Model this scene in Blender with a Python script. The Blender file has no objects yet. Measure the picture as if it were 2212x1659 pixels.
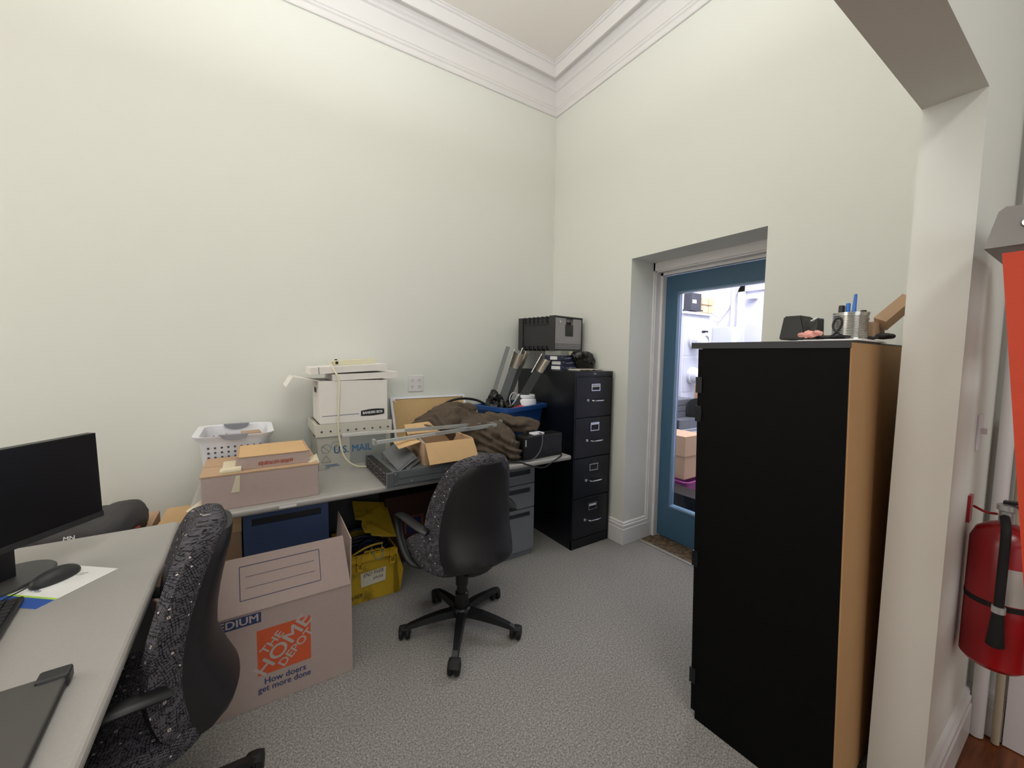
import bpy, bmesh, math, random
from mathutils import Vector, Matrix, noise
random.seed(7)
PI = math.pi
sc = bpy.context.scene
COL = sc.collection
V = Vector

# ------------------------------------------------------------------ materials
def lin(c):
    if isinstance(c, str):
        c = [int(c[i:i+2], 16) for i in (0, 2, 4)]
    out = []
    for v in c[:3]:
        v = v / 255.0
        out.append(v / 12.92 if v <= 0.04045 else ((v + 0.055) / 1.055) ** 2.4)
    return (*out, 1.0)

MATS = {}
class NT:
    def __init__(s, name):
        s.m = bpy.data.materials.new(name); s.m.use_nodes = True
        s.t = s.m.node_tree; s.b = s.t.nodes['Principled BSDF']
        s.tc = s.t.nodes.new('ShaderNodeTexCoord')
    def n(s, typ, **kw):
        nd = s.t.nodes.new(typ)
        for k, v in kw.items():
            if k.startswith('i_'):
                nd.inputs[k[2:].replace('_', ' ')].default_value = v
            else:
                setattr(nd, k, v)
        return nd
    def l(s, a, b): s.t.links.new(a, b)
    def math(s, op, a, b=None, c=None):
        nd = s.n('ShaderNodeMath', operation=op)
        for i, v in enumerate((a, b, c)):
            if v is None: continue
            if hasattr(v, 'is_output'): s.l(v, nd.inputs[i])
            else: nd.inputs[i].default_value = v
        return nd.outputs[0]
    def mix(s, fac, a, b, blend='MIX'):
        nd = s.n('ShaderNodeMix', data_type='RGBA', blend_type=blend)
        for sock, v in ((nd.inputs[0], fac), (nd.inputs[6], a), (nd.inputs[7], b)):
            if hasattr(v, 'is_output'): s.l(v, sock)
            else: sock.default_value = v
        return nd.outputs[2]
    def ramp(s, fac, pts):
        nd = s.n('ShaderNodeValToRGB'); e = nd.color_ramp.elements
        while len(e) < len(pts): e.new(0.5)
        for el, (p, c) in zip(e, pts): el.position = p; el.color = c
        s.l(fac, nd.inputs[0]); return nd.outputs[0]

def mat(name, col, rough=0.5, metal=0.0, spec=0.5, nscale=0, namt=0.0, bump=0.0, bscale=200, bdist=0.001):
    """painted / plastic / metal surface with faint procedural mottling and grain"""
    if name in MATS: return MATS[name]
    t = NT(name); b = t.b
    c = lin(col)
    b.inputs['Roughness'].default_value = rough
    b.inputs['Metallic'].default_value = metal
    b.inputs['Specular IOR Level'].default_value = spec
    ns = t.n('ShaderNodeTexNoise', i_Scale=nscale or 12.0, i_Detail=4.0)
    t.l(t.tc.outputs['Object'], ns.inputs['Vector'])
    a = namt or 0.06
    dark = tuple(x * (1 - a) for x in c[:3]) + (1,)
    lite = tuple(min(1, x * (1 + a)) for x in c[:3]) + (1,)
    t.l(t.mix(ns.outputs['Fac'], dark, lite), b.inputs['Base Color'])
    if bump:
        bs = t.n('ShaderNodeTexNoise', i_Scale=bscale, i_Detail=2.0)
        t.l(t.tc.outputs['Object'], bs.inputs['Vector'])
        bp = t.n('ShaderNodeBump', i_Strength=bump, i_Distance=bdist)
        t.l(bs.outputs['Fac'], bp.inputs['Height']); t.l(bp.outputs['Normal'], b.inputs['Normal'])
    MATS[name] = t.m
    return t.m

def m_carpet():
    t = NT('grey loop carpet'); b = t.b
    b.inputs['Roughness'].default_value = 0.95; b.inputs['Specular IOR Level'].default_value = 0.1
    n1 = t.n('ShaderNodeTexNoise', i_Scale=330.0, i_Detail=3.0, i_Roughness=0.7)
    n2 = t.n('ShaderNodeTexNoise', i_Scale=3.0, i_Detail=3.0)
    n3 = t.n('ShaderNodeTexNoise', i_Scale=140.0, i_Detail=2.0)
    for n in (n1, n2, n3): t.l(t.tc.outputs['Object'], n.inputs['Vector'])
    f = t.math('ADD', t.math('MULTIPLY', n1.outputs['Fac'], 0.62), t.math('MULTIPLY', n3.outputs['Fac'], 0.38))
    c = t.ramp(f, [(0.36, lin('4f4c4a')), (0.5, lin('918d89')), (0.64, lin('c9c5c1'))])
    c2 = t.mix(t.math('MULTIPLY', n2.outputs['Fac'], 0.35), c, lin('7c7771'))
    t.l(c2, b.inputs['Base Color'])
    bp = t.n('ShaderNodeBump', i_Strength=0.6, i_Distance=0.004)
    t.l(f, bp.inputs['Height']); t.l(bp.outputs['Normal'], b.inputs['Normal'])
    return t.m

def m_wood(name, c1, c2, scale=(1.2, 14, 14), rough=0.4):
    t = NT(name); b = t.b; b.inputs['Roughness'].default_value = rough
    mp = t.n('ShaderNodeMapping'); mp.inputs['Scale'].default_value = scale
    t.l(t.tc.outputs['Object'], mp.inputs['Vector'])
    n = t.n('ShaderNodeTexNoise', i_Scale=3.0, i_Detail=6.0, i_Distortion=0.6)
    t.l(mp.outputs[0], n.inputs['Vector'])
    t.l(t.ramp(n.outputs['Fac'], [(0.3, lin(c1)), (0.7, lin(c2))]), b.inputs['Base Color'])
    return t.m

def m_fabric():
    """charcoal upholstery with short black hatch strokes and scattered pale squares"""
    t = NT('charcoal patterned upholstery'); b = t.b
    b.inputs['Roughness'].default_value = 0.9; b.inputs['Specular IOR Level'].default_value = 0.15
    wz = t.n('ShaderNodeTexNoise', i_Scale=9.0, i_Detail=1.0); t.l(t.tc.outputs['UV'], wz.inputs['Vector'])
    cb = t.n('ShaderNodeVectorMath', operation='MULTIPLY_ADD'); t.l(wz.outputs['Color'], cb.inputs[0]); cb.inputs[1].default_value = (.035, .035, 0); t.l(t.tc.outputs['UV'], cb.inputs[2])
    base = t.n('ShaderNodeTexNoise', i_Scale=260.0, i_Detail=2.0); t.l(cb.outputs[0], base.inputs['Vector'])
    c = t.mix(base.outputs['Fac'], lin('3f3c42'), lin('6e6a70'))
    for k, (rot, off, sx) in enumerate(((0.10, 0, 1.0), (1.62, .3, 1.1), (-0.62, .7, .9))):
        mp = t.n('ShaderNodeMapping'); mp.inputs['Rotation'].default_value = (0, 0, rot); mp.inputs['Location'].default_value = (off, off * 2, 0)
        t.l(cb.outputs[0], mp.inputs['Vector'])
        br = t.n('ShaderNodeTexBrick', i_Scale=52.0 * sx, i_Mortar_Size=0.05, i_Brick_Width=1.5 + .4 * k, i_Row_Height=0.38)
        br.inputs['Mortar Smooth'].default_value = 0.1
        t.l(mp.outputs[0], br.inputs['Vector'])
        nn = t.n('ShaderNodeTexNoise', i_Scale=52.0 + 13 * k, i_Detail=0.0); t.l(mp.outputs[0], nn.inputs['Vector'])
        gate = t.math('GREATER_THAN', nn.outputs['Fac'], (0.44, 0.46, 0.58)[k])
        c = t.mix(t.math('MULTIPLY', br.outputs['Fac'], t.math('MULTIPLY', gate, 0.9)), c, lin('141317'))
    # small pale woven squares
    vo = t.n('ShaderNodeTexVoronoi', distance='CHEBYCHEV', voronoi_dimensions='2D', i_Scale=26.0, i_Randomness=0.85); t.l(cb.outputs[0], vo.inputs['Vector'])
    ss = t.n('ShaderNodeSeparateColor'); t.l(vo.outputs['Color'], ss.inputs[0])
    near = t.math('LESS_THAN', vo.outputs['Distance'], 0.085)
    keep = t.math('GREATER_THAN', ss.outputs[0], 0.5)
    ringy = t.math('MULTIPLY', t.math('GREATER_THAN', vo.outputs['Distance'], 0.045), t.math('GREATER_THAN', ss.outputs[1], 0.6))
    solid = t.math('MULTIPLY', t.math('LESS_THAN', vo.outputs['Distance'], 0.06), t.math('LESS_THAN', ss.outputs[1], 0.6))
    dot = t.math('MULTIPLY', t.math('MULTIPLY', near, keep), t.math('MAXIMUM', ringy, solid))
    c = t.mix(dot, c, lin('ded2c8'))
    t.l(c, b.inputs['Base Color'])
    bp = t.n('ShaderNodeBump', i_Strength=0.35, i_Distance=0.002)
    t.l(base.outputs['Fac'], bp.inputs['Height']); t.l(bp.outputs['Normal'], b.inputs['Normal'])
    return t.m

def m_worn(name, c1, c2, scale=9, thr=(0.55, 0.62), rough=0.6):
    t = NT(name); b = t.b; b.inputs['Roughness'].default_value = rough
    n = t.n('ShaderNodeTexNoise', i_Scale=scale, i_Detail=6.0, i_Roughness=0.65); t.l(t.tc.outputs['Object'], n.inputs['Vector'])
    t.l(t.ramp(n.outputs['Fac'], [(thr[0], lin(c1)), (thr[1], lin(c2))]), b.inputs['Base Color'])
    return t.m

def m_emit(name, col, st):
    t = NT(name); t.b.inputs['Base Color'].default_value = lin(col)
    t.b.inputs['Emission Color'].default_value = lin(col); t.b.inputs['Emission Strength'].default_value = st
    return t.m

def m_glass(name):
    t = NT(name); t.t.nodes.remove(t.b)
    out = t.t.nodes['Material Output']
    tr = t.n('ShaderNodeBsdfTransparent'); tr.inputs[0].default_value = (0.97, 0.98, 0.98, 1)
    gl = t.n('ShaderNodeBsdfGlossy'); gl.inputs['Roughness'].default_value = 0.02
    fr = t.n('ShaderNodeFresnel', i_IOR=1.35); mx = t.n('ShaderNodeMixShader')
    t.l(t.math('MULTIPLY', fr.outputs[0], 0.6), mx.inputs[0]); t.l(tr.outputs[0], mx.inputs[1]); t.l(gl.outputs[0], mx.inputs[2]); t.l(mx.outputs[0], out.inputs[0])
    return t.m

def m_clearplastic(name, col):
    t = NT(name); t.b.inputs['Base Color'].default_value = lin(col)
    t.b.inputs['Roughness'].default_value = 0.25; t.b.inputs['Transmission Weight'].default_value = 0.35
    return t.m

WALL = mat('pale sage wall paint', 'e4e4dd', 0.75, nscale=2.0, namt=0.012, bump=0.12, bscale=260, bdist=0.001)
CEIL = mat('ceiling paint', 'efe9e3', 0.85, nscale=2.0, namt=0.02)
TRIM = mat('white trim paint', 'e6e2e2', 0.4, nscale=5, namt=0.015)
CARPET = m_carpet()
HALLWOOD = m_wood('hall floorboards', '5f2f14', '8a4b20', (2, 26, 2), 0.35)
THRESH = m_worn('worn dark threshold boards', '4a3928', '8d7658', 26, (0.42, 0.66), 0.5)
UTILFLOOR = mat('utility concrete', '77736c', 0.8)
UTILWALL = mat('utility white paint', 'e4e3ec', 0.7, namt=0.02)
BLUEDOOR = mat('steel blue door paint', '3f637f', 0.45, nscale=30, namt=0.03, bump=0.05)
GLASS = m_glass('clear door glass')
CHROME = mat('brushed chrome', 'c9cace', 0.22, 1.0)
STEEL = mat('galvanised steel', 'c3c8c8', 0.35, 0.55)
DKSTEEL = mat('dull dark steel', '6e7175', 0.42, 0.45)
BLACKMETAL = mat('black enamelled steel', '0d0f16', 0.3, 0.0, 0.45)
NAVYMETAL = mat('near-black navy drawer enamel', '0e1019', 0.38, 0.0, 0.45)
BLACKLAM = mat('black laminate', '070708', 0.6, 0.0, 0.12, bump=0.1, bscale=400)
BLACKEDGE = mat('charcoal laminate edging', '2d2c31', 0.5)
HARDBOARD = mat('brown hardboard', 'b58c5e', 0.7, nscale=9, namt=0.06, bump=0.1)
PLASTICBLK = mat('black plastic', '121214', 0.42)
PLASTICDK = mat('charcoal plastic', '29292b', 0.5, bump=0.1, bscale=700)
SHELL = mat('dark grey moulded plastic', '19181b', 0.48, bump=0.15, bscale=900)
RUBBER = mat('black rubber', '0b0b0b', 0.7)
GREYLAM = mat('grey desk laminate', 'a19d99', 0.42, nscale=180, namt=0.07)
GREYEDGE = mat('grey desk edging', '8f8c8b', 0.45)
GREYMETAL = mat('grey painted steel', '6b6d72', 0.45)
BLUEREFL = mat('steel with painted blue reflection', '4a5c86', 0.4)  # blue reflection on the left pedestal, put into its base colour
SLOT = mat('dark pull recess', '2b2c30', 0.6)
CARD = mat('kraft cardboard', 'ba9a7c', 0.85, nscale=40, namt=0.05, bump=0.1, bscale=300)
CARD2 = mat('golden kraft cardboard', 'd0ab7d', 0.8, nscale=40, namt=0.04)
CARDP = mat('pinkish brown cardboard', 'b7a39d', 0.85, nscale=60, namt=0.05)
CARDHD = mat('moving box cardboard', 'ab9892', 0.85, nscale=80, namt=0.05)
CARDIN = mat('cardboard edge', 'cfae82', 0.9)
TAPE = mat('masking tape', 'd9cdb2', 0.6)
WHITECARD = mat('white fibreboard', 'e8e2dd', 0.8, nscale=20, namt=0.02)
WHITEPL = mat('white plastic', 'e9e9f0', 0.4)
GREYPL = mat('grey plastic grip', '8f9098', 0.5)
HOLE = mat('dark perforation', '4d4f57', 0.8)
CREAM = mat('cream plastic', 'd8d2b6', 0.45)
TOTE = m_clearplastic('translucent corrugated plastic', 'd8d5cb')
CORK = mat('cork sheet', 'c6a576', 0.9, nscale=160, namt=0.16)
PAPER = mat('white paper', 'e8e6e4', 0.8)
INKBLUE = mat('blue print', '2f6390', 0.7)
INKNAVY = mat('navy print', '2b3a66', 0.7)
INKORANGE = mat('orange print', 'c8552f', 0.7)
INKCARD = mat('unprinted cardboard lettering', 'b3a49e', 0.85)
INKGREY = mat('pale grey print', '8d8d8b', 0.7)
INKRED = mat('rust red print', '9d4a3c', 0.7)
INKBLACK = mat('black ink', '1a191c', 0.7)
INKWHITE = mat('white lettering', 'e4e4e6', 0.6)
JACKET = mat('brown duck canvas', '574a3e', 0.92, nscale=18, namt=0.16, bump=0.4, bscale=900)
BLUEBIN = mat('blue recycling plastic', '1d4a8c', 0.42)
YELLOW = m_worn('scuffed yellow plastic', '7d6512', 'b5931a', 7, (0.36, 0.5), 0.5)
YELLOWC = mat('yellow plastic', 'bd981c', 0.45)
REDPL = mat('red plastic', 'c3323a', 0.45)
REDPAINT = mat('extinguisher red enamel', '9c0f18', 0.28)
ORANGE = mat('orange fibreglass', 'd2421f', 0.5, nscale=60, namt=0.05)
FABRIC = m_fabric()
SCREEN = mat('black screen glass', '09080b', 0.35, 0.0, 0.4)
PINKPAPER = mat('pink sticky paper', 'f0aca0', 0.8)
TINCAN = mat('tin plate', 'c7c5c0', 0.2, 1.0)
BLUEPEN = mat('bright blue plastic', '3377cf', 0.4)
PINKPL = mat('magenta plastic', '9c4586', 0.5)
GREEN = mat('green sticker', '5fcf4d', 0.6)
LIME = mat('lime print', 'a9cf4a', 0.7)
ROYAL = mat('royal blue print', '2c54a4', 0.7)
METERGREY = mat('meter enclosure grey', 'd3d4dc', 0.5)
METERGLASS = mat('meter glass rim', 'f0f0f6', 0.15)
WOODBLK = mat('pale wooden block', 'e8cf9d', 0.7)
BAGCLOTH = mat('black woven nylon', '39373a', 0.8, nscale=300, namt=0.15)
BAGBLACK = mat('glossy black bag film', '0a0a0b', 0.25)
MAROON = mat('dark maroon carton', '3b1d1a', 0.8)
WIRE = mat('white cable', 'd7d6d8', 0.5)
BROWNCOIL = mat('dark navy cable jacket', '151d3a', 0.6)
ORANGEPAN = TRIM

# ------------------------------------------------------------------ geometry
def rotm(rx=0, ry=0, rz=0):
    return Matrix.Rotation(rz, 4, 'Z') @ Matrix.Rotation(ry, 4, 'Y') @ Matrix.Rotation(rx, 4, 'X')

class MB:
    def __init__(s, M=None): s.bm = bmesh.new(); s.M = M or Matrix.Identity(4)
    def _add(s, verts, faces):
        vs = [s.bm.verts.new(s.M @ V(v)) for v in verts]
        for f in faces:
            try: s.bm.faces.new([vs[i] for i in f])
            except ValueError: pass
        return vs
    def box(s, lo, hi, M=None, bev=0.0, seg=2):
        x0, y0, z0 = lo; x1, y1, z1 = hi
        vv = [(x0,y0,z0),(x1,y0,z0),(x1,y1,z0),(x0,y1,z0),(x0,y0,z1),(x1,y0,z1),(x1,y1,z1),(x0,y1,z1)]
        if M is not None: vv = [M @ V(v) for v in vv]
        vs = s._add(vv, [(0,3,2,1),(4,5,6,7),(0,1,5,4),(1,2,6,5),(2,3,7,6),(3,0,4,7)])
        if bev > 0:
            es = set()
            for v in vs:
                for e in v.link_edges: es.add(e)
            bmesh.ops.bevel(s.bm, geom=list(es), offset=bev, segments=seg, affect='EDGES', profile=0.5)
        return s
    def hexa(s, b, t, bev=0.0):
        """eight corners: four at the bottom, four at the top, same order"""
        vs = s._add(list(b) + list(t), [(0,3,2,1),(4,5,6,7),(0,1,5,4),(1,2,6,5),(2,3,7,6),(3,0,4,7)])
        if bev > 0:
            es = set()
            for v in vs:
                for e in v.link_edges: es.add(e)
            bmesh.ops.bevel(s.bm, geom=list(es), offset=bev, segments=2, affect='EDGES')
        return s
    def cyl(s, a, b, r0, r1=None, n=20, cap=True):
        a, b = V(a), V(b); r1 = r0 if r1 is None else r1
        d = (b - a).normalized(); q = d.to_track_quat('Z', 'Y')
        vv = []
        for p, r in ((a, r0), (b, r1)):
            for k in range(n):
                t = 2 * PI * k / n
                vv.append(p + q @ V((r * math.cos(t), r * math.sin(t), 0)))
        ff = [(k, (k + 1) % n, n + (k + 1) % n, n + k) for k in range(n)]
        if cap: ff += [tuple(range(n - 1, -1, -1)), tuple(range(n, 2 * n))]
        s._add(vv, ff); return s
    def tube(s, pts, r, n=8, smooth=0, closed=False):
        pts = [V(p) for p in pts]
        for _ in range(smooth): pts = chaikin(pts, closed)
        rr = r if callable(r) else (lambda t: r)
        N = len(pts); rings = []; up = None
        for i, p in enumerate(pts):
            d = (pts[(i + 1) % N] - pts[i - 1]) if closed else (pts[min(i + 1, N - 1)] - pts[max(i - 1, 0)])
            if d.length < 1e-9: d = V((0, 0, 1))
            d.normalize()
            if up is None: up = V((0, 0, 1)) if abs(d.z) < 0.9 else V((1, 0, 0))
            a = d.cross(up)
            if a.length < 1e-6: a = d.orthogonal()
            a.normalize(); up = a.cross(d)
            rad = rr(i / max(1, N - 1))
            ra, rb = (rad if isinstance(rad, tuple) else (rad, rad))
            rings.append([p + a * (ra * math.cos(2*PI*k/n)) + up * (rb * math.sin(2*PI*k/n)) for k in range(n)])
        vv = [v for rg in rings for v in rg]; ff = []
        for i in range(N if closed else N - 1):
            j = (i + 1) % N
            for k in range(n): ff.append((i*n+k, i*n+(k+1)%n, j*n+(k+1)%n, j*n+k))
        if not closed: ff += [tuple(range(n)), tuple(range((N-1)*n + n - 1, (N-1)*n - 1, -1))]
        s._add(vv, ff); return s
    def lathe(s, prof, o=(0,0,0), n=28, ax=None):
        q = V(ax).to_track_quat('Z', 'Y') if ax else None
        vv = []
        for r, z in prof:
            for k in range(n):
                p = V((r*math.cos(2*PI*k/n), r*math.sin(2*PI*k/n), z))
                vv.append(V(o) + (q @ p if q else p))
        ff = []
        for i in range(len(prof)-1):
            for k in range(n): ff.append((i*n+k, i*n+(k+1)%n, (i+1)*n+(k+1)%n, (i+1)*n+k))
        ff += [tuple(range(n-1,-1,-1)), tuple(range((len(prof)-1)*n, len(prof)*n))]
        s._add(vv, ff); return s
    def prism(s, poly, vec):
        """polygon (3-D points) extruded along vec"""
        n = len(poly); vec = V(vec)
        vv = [V(p) for p in poly] + [V(p) + vec for p in poly]
        s._add(vv, [tuple(range(n-1,-1,-1)), tuple(range(n, 2*n))] + [(k,(k+1)%n,n+(k+1)%n,n+k) for k in range(n)])
        return s
    def sheet(s, q, th=0.003):
        """four-cornered board with real thickness"""
        a,b,c,d = [V(p) for p in q]; nn = (b-a).cross(d-a).normalized()*th
        s.hexa([a,b,c,d], [a+nn,b+nn,c+nn,d+nn]); return s
    def ell(s, c, r, M=None, u=16, v=10):
        vv = []; 
        for i in range(v+1):
            t = PI*i/v
            for k in range(u):
                p = V((r[0]*math.sin(t)*math.cos(2*PI*k/u), r[1]*math.sin(t)*math.sin(2*PI*k/u), r[2]*math.cos(t)))
                vv.append(V(c) + (M @ p if M is not None else p))
        ff = [(i*u+k, i*u+(k+1)%u, (i+1)*u+(k+1)%u, (i+1)*u+k) for i in range(v) for k in range(u)]
        s._add(vv, ff); return s
    def openbox(s, lo, hi, th=0.005, M=None, bottom=True):
        x0,y0,z0 = lo; x1,y1,z1 = hi
        s.box((x0,y0,z0),(x1,y0+th,z1),M); s.box((x0,y1-th,z0),(x1,y1,z1),M)
        s.box((x0,y0+th,z0),(x0+th,y1-th,z1),M); s.box((x1-th,y0+th,z0),(x1,y1-th,z1),M)
        if bottom: s.box((x0+th,y0+th,z0),(x1-th,y1-th,z0+th),M)
        return s
    def build(s, name, m, parent=None, smooth=False):
        bmesh.ops.remove_doubles(s.bm, verts=s.bm.verts, dist=1e-6)
        bmesh.ops.recalc_face_normals(s.bm, faces=s.bm.faces)
        me = bpy.data.meshes.new(name); s.bm.to_mesh(me); s.bm.free()
        return link(name, me, m, parent, smooth)

def chaikin(pts, closed=False):
    out = [] if closed else [pts[0]]
    N = len(pts)
    for i in range(N if closed else N-1):
        a, b = pts[i], pts[(i+1) % N]
        out += [a*0.75 + b*0.25, a*0.25 + b*0.75]
    if not closed: out.append(pts[-1])
    return out

WM = {}
def link(name, me, m, parent=None, smooth=False):
    o = bpy.data.objects.new(name, me); COL.objects.link(o)
    if m is not None: me.materials.append(m)
    if parent is not None:
        o.parent = parent
        W = world(parent)
        if W != Matrix.Identity(4): me.transform(W.inverted())
        WM[o] = W
    if smooth:
        me.polygons.foreach_set('use_smooth', [True]*len(me.polygons))
        try: me.set_sharp_from_angle(angle=math.radians(40))
        except Exception: pass
    return o
def world(o): return WM.get(o, Matrix.Identity(4))

def tag(o, label, cat, group=None, kind=None):
    o['label'] = label; o['category'] = cat
    if group: o['group'] = group
    if kind: o['kind'] = kind
    return o
def thing(name, label, cat, loc=(0,0,0), rz=0, group=None):
    """Empty at the base of a thing; meshes built in world space are stored relative to it"""
    o = bpy.data.objects.new(name, None); COL.objects.link(o); o.empty_display_size = 0.05
    o.location = loc; o.rotation_euler = (0,0,rz)
    WM[o] = Matrix.Translation(V(loc)) @ Matrix.Rotation(rz, 4, 'Z')
    return tag(o, label, cat, group)
def solo(o, label, cat, group=None):
    """a thing that is one mesh: move its origin to its own base"""
    me = o.data; vs = [v.co for v in me.vertices]
    c = V(((min(v.x for v in vs)+max(v.x for v in vs))/2, (min(v.y for v in vs)+max(v.y for v in vs))/2, min(v.z for v in vs)))
    me.transform(Matrix.Translation(-c)); o.location = c; WM[o] = Matrix.Translation(c)
    return tag(o, label, cat, group)
def struct(o, label=None):
    o['kind'] = 'structure'
    if label: o['label'] = label
    return o
def copy_tree(o, parent=None):
    c = o.copy(); COL.objects.link(c)
    if parent is not None: c.parent = parent
    for ch in list(o.children): copy_tree(ch, c)
    return c

def text(s, org, xd, yd, size, m, parent, name='lettering', xs=1.0, shear=0.0, bold=0.0, align='CENTER', lift=0.0006, rows=None):
    """printed words lying on a surface; org is the centre of the line"""
    cu = bpy.data.curves.new('t', 'FONT'); cu.body = s; cu.size = size; cu.align_x = align; cu.align_y = 'CENTER'
    cu.shear = shear; cu.space_line = 0.95; cu.resolution_u = 3
    o = bpy.data.objects.new('t', cu); COL.objects.link(o)
    bpy.context.view_layer.update()
    me = bpy.data.meshes.new_from_object(o.evaluated_get(bpy.context.evaluated_depsgraph_get()))
    bpy.data.objects.remove(o); bpy.data.curves.remove(cu)
    xd = V(xd).normalized(); yd = V(yd).normalized(); n = xd.cross(yd).normalized()
    T = Matrix((( xd.x*xs, yd.x, n.x, org[0]+n.x*lift), (xd.y*xs, yd.y, n.y, org[1]+n.y*lift), (xd.z*xs, yd.z, n.z, org[2]+n.z*lift), (0,0,0,1)))
    if bold:
        bm = bmesh.new()
        for k, (dx, dy) in enumerate(((0,0),(bold,0),(-bold,0),(0,bold*.7),(0,-bold*.7))):
            c = me.copy(); c.transform(Matrix.Translation(V((dx/xs,dy,k*.00006)))); bm.from_mesh(c); bpy.data.meshes.remove(c)
        bm.to_mesh(me); bm.free()
    me.transform(T); me.materials.clear(); me.name = name
    return link(name, me, m, parent)
def join(a, b):
    """merge a surface pattern into its part, keeping its own material"""
    if a.parent is not None: b.data.transform(world(a.parent).inverted())
    bm = bmesh.new(); bm.from_mesh(a.data); n = len(bm.faces)
    bm.from_mesh(b.data); bm.faces.ensure_lookup_table()
    for f in bm.faces[n:]: f.material_index = 1; f.smooth = False
    bm.to_mesh(a.data); bm.free()
    a.data.materials.append(b.data.materials[0]); bpy.data.objects.remove(b)
    return a
def push_out(o, boxes):
    """keep a soft thing outside hard ones: (matrix, lo, hi, allowed exits)"""
    for v in o.data.vertices:
        for M, lo, hi, ex in boxes:
            q = M.inverted() @ v.co
            if all(lo[i] < q[i] < hi[i] for i in range(3)):
                best = min(ex, key=lambda e: abs(q['xyz'.index(e[1])] - (lo if e[0]=='-' else hi)['xyz'.index(e[1])]))
                i = 'xyz'.index(best[1]); q[i] = (lo[i]-.001) if best[0]=='-' else (hi[i]+.001)
                v.co = M @ q
def build_uv(verts, faces, uvs, name, m, parent, smooth=True):
    me = bpy.data.meshes.new(name); me.from_pydata([tuple(v) for v in verts], [], faces)
    ul = me.uv_layers.new(name='UVMap'); i = 0
    for f in uvs:
        for c in f: ul.data[i].uv = c; i += 1
    return link(name, me, m, parent, smooth)
def loft_uv(rows, name, m, parent, vs):
    n = len(rows[0]); verts = [p for r in rows for p in r]; faces = []; uvs = []
    us = []
    for r in rows:
        u = [0]
        for k in range(n): u.append(u[-1] + (r[(k+1)%n]-r[k]).length)
        us.append([x-u[-1]/2 for x in u])
    for i in range(len(rows)-1):
        for k in range(n):
            faces.append((i*n+k, i*n+(k+1)%n, (i+1)*n+(k+1)%n, (i+1)*n+k))
            uvs.append(((us[i][k],vs[i]),(us[i][k+1],vs[i]),(us[i+1][k+1],vs[i+1]),(us[i+1][k],vs[i+1])))
    b_, t_ = tuple(range(n-1,-1,-1)), tuple(range((len(rows)-1)*n, len(rows)*n))
    for f in (b_, t_): faces.append(f); uvs.append(tuple((verts[j].x, verts[j].y) for j in f))
    return build_uv(verts, faces, uvs, name, m, parent)
def decal(q, m, parent, name, lift=0.0004, th=0.0003):
    a,b,c,d = [V(p) for p in q]; n = (b-a).cross(d-a).normalized()
    mb = MB(); mb.hexa([p+n*lift for p in (a,b,c,d)], [p+n*(lift+th) for p in (a,b,c,d)])
    return mb.build(name, m, parent)
def lines(segs, w, m, parent, name, nrm, lift=0.0006):
    """ruled print strokes on a plane with normal nrm"""
    mb = MB(); nrm = V(nrm)
    for a, b in segs:
        a, b = V(a), V(b); s = (b-a).normalized().cross(nrm)*w/2
        mb.hexa([a-s+nrm*lift, b-s+nrm*lift, b+s+nrm*lift, a+s+nrm*lift], [a-s+nrm*(lift+.0003), b-s+nrm*(lift+.0003), b+s+nrm*(lift+.0003), a+s+nrm*(lift+.0003)])
    return mb.build(name, m, parent)

def blob(name, mb, m, parent, voxel=0.012, disp=((0.05, 0.03),), smooth_it=4):
    """weld overlapping volumes into one skin, then crumple it"""
    bmesh.ops.recalc_face_normals(mb.bm, faces=mb.bm.faces)
    me = bpy.data.meshes.new('b'); mb.bm.to_mesh(me); mb.bm.free()
    o = bpy.data.objects.new('b', me); COL.objects.link(o)
    r = o.modifiers.new('r', 'REMESH'); r.mode = 'VOXEL'; r.voxel_size = voxel
    s = o.modifiers.new('s', 'SMOOTH'); s.iterations = smooth_it; s.factor = 0.5
    bpy.context.view_layer.update()
    me2 = bpy.data.meshes.new_from_object(o.evaluated_get(bpy.context.evaluated_depsgraph_get()))
    bpy.data.objects.remove(o)
    for sc_, st in disp:
        nn = [v.normal.copy() for v in me2.vertices]
        for v, n in zip(me2.vertices, nn):
            p = v.co
            a = noise.noise(V((p.x, p.y*1.4, p.z*1.7))/sc_ + V((3.1, 7.7, 1.3)))
            ridge = 1 - 2*abs(noise.noise(V((p.x*1.3+p.z*.6, p.y, p.z*.5))/sc_))
            v.co = p + n*st*(0.5*a + 0.5*ridge - 0.25)
        me2.update()
    me2.materials.clear(); me2.name = name
    return link(name, me2, m, parent, True)

# ------------------------------------------------------------------ camera
cam_d = bpy.data.cameras.new('camera'); cam = bpy.data.objects.new('camera', cam_d); COL.objects.link(cam)
yaw, pitch, roll = 0.579055, 0.0731806, 0.0130381
fw = V((math.sin(yaw)*math.cos(pitch), math.cos(yaw)*math.cos(pitch), -math.sin(pitch)))
rt = V((math.cos(yaw), -math.sin(yaw), 0)); upv = rt.cross(fw)
r2 = rt*math.cos(roll) + upv*math.sin(roll); u2 = -rt*math.sin(roll) + upv*math.cos(roll)
cam.matrix_world = Matrix(((r2.x,u2.x,-fw.x,-2.3498),(r2.y,u2.y,-fw.y,-2.9225),(r2.z,u2.z,-fw.z,1.4363),(0,0,0,1)))
cam_d.sensor_width = 36; cam_d.lens = 863.0857/2212*36; cam_d.clip_start = 0.02
sc.camera = cam

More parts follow.
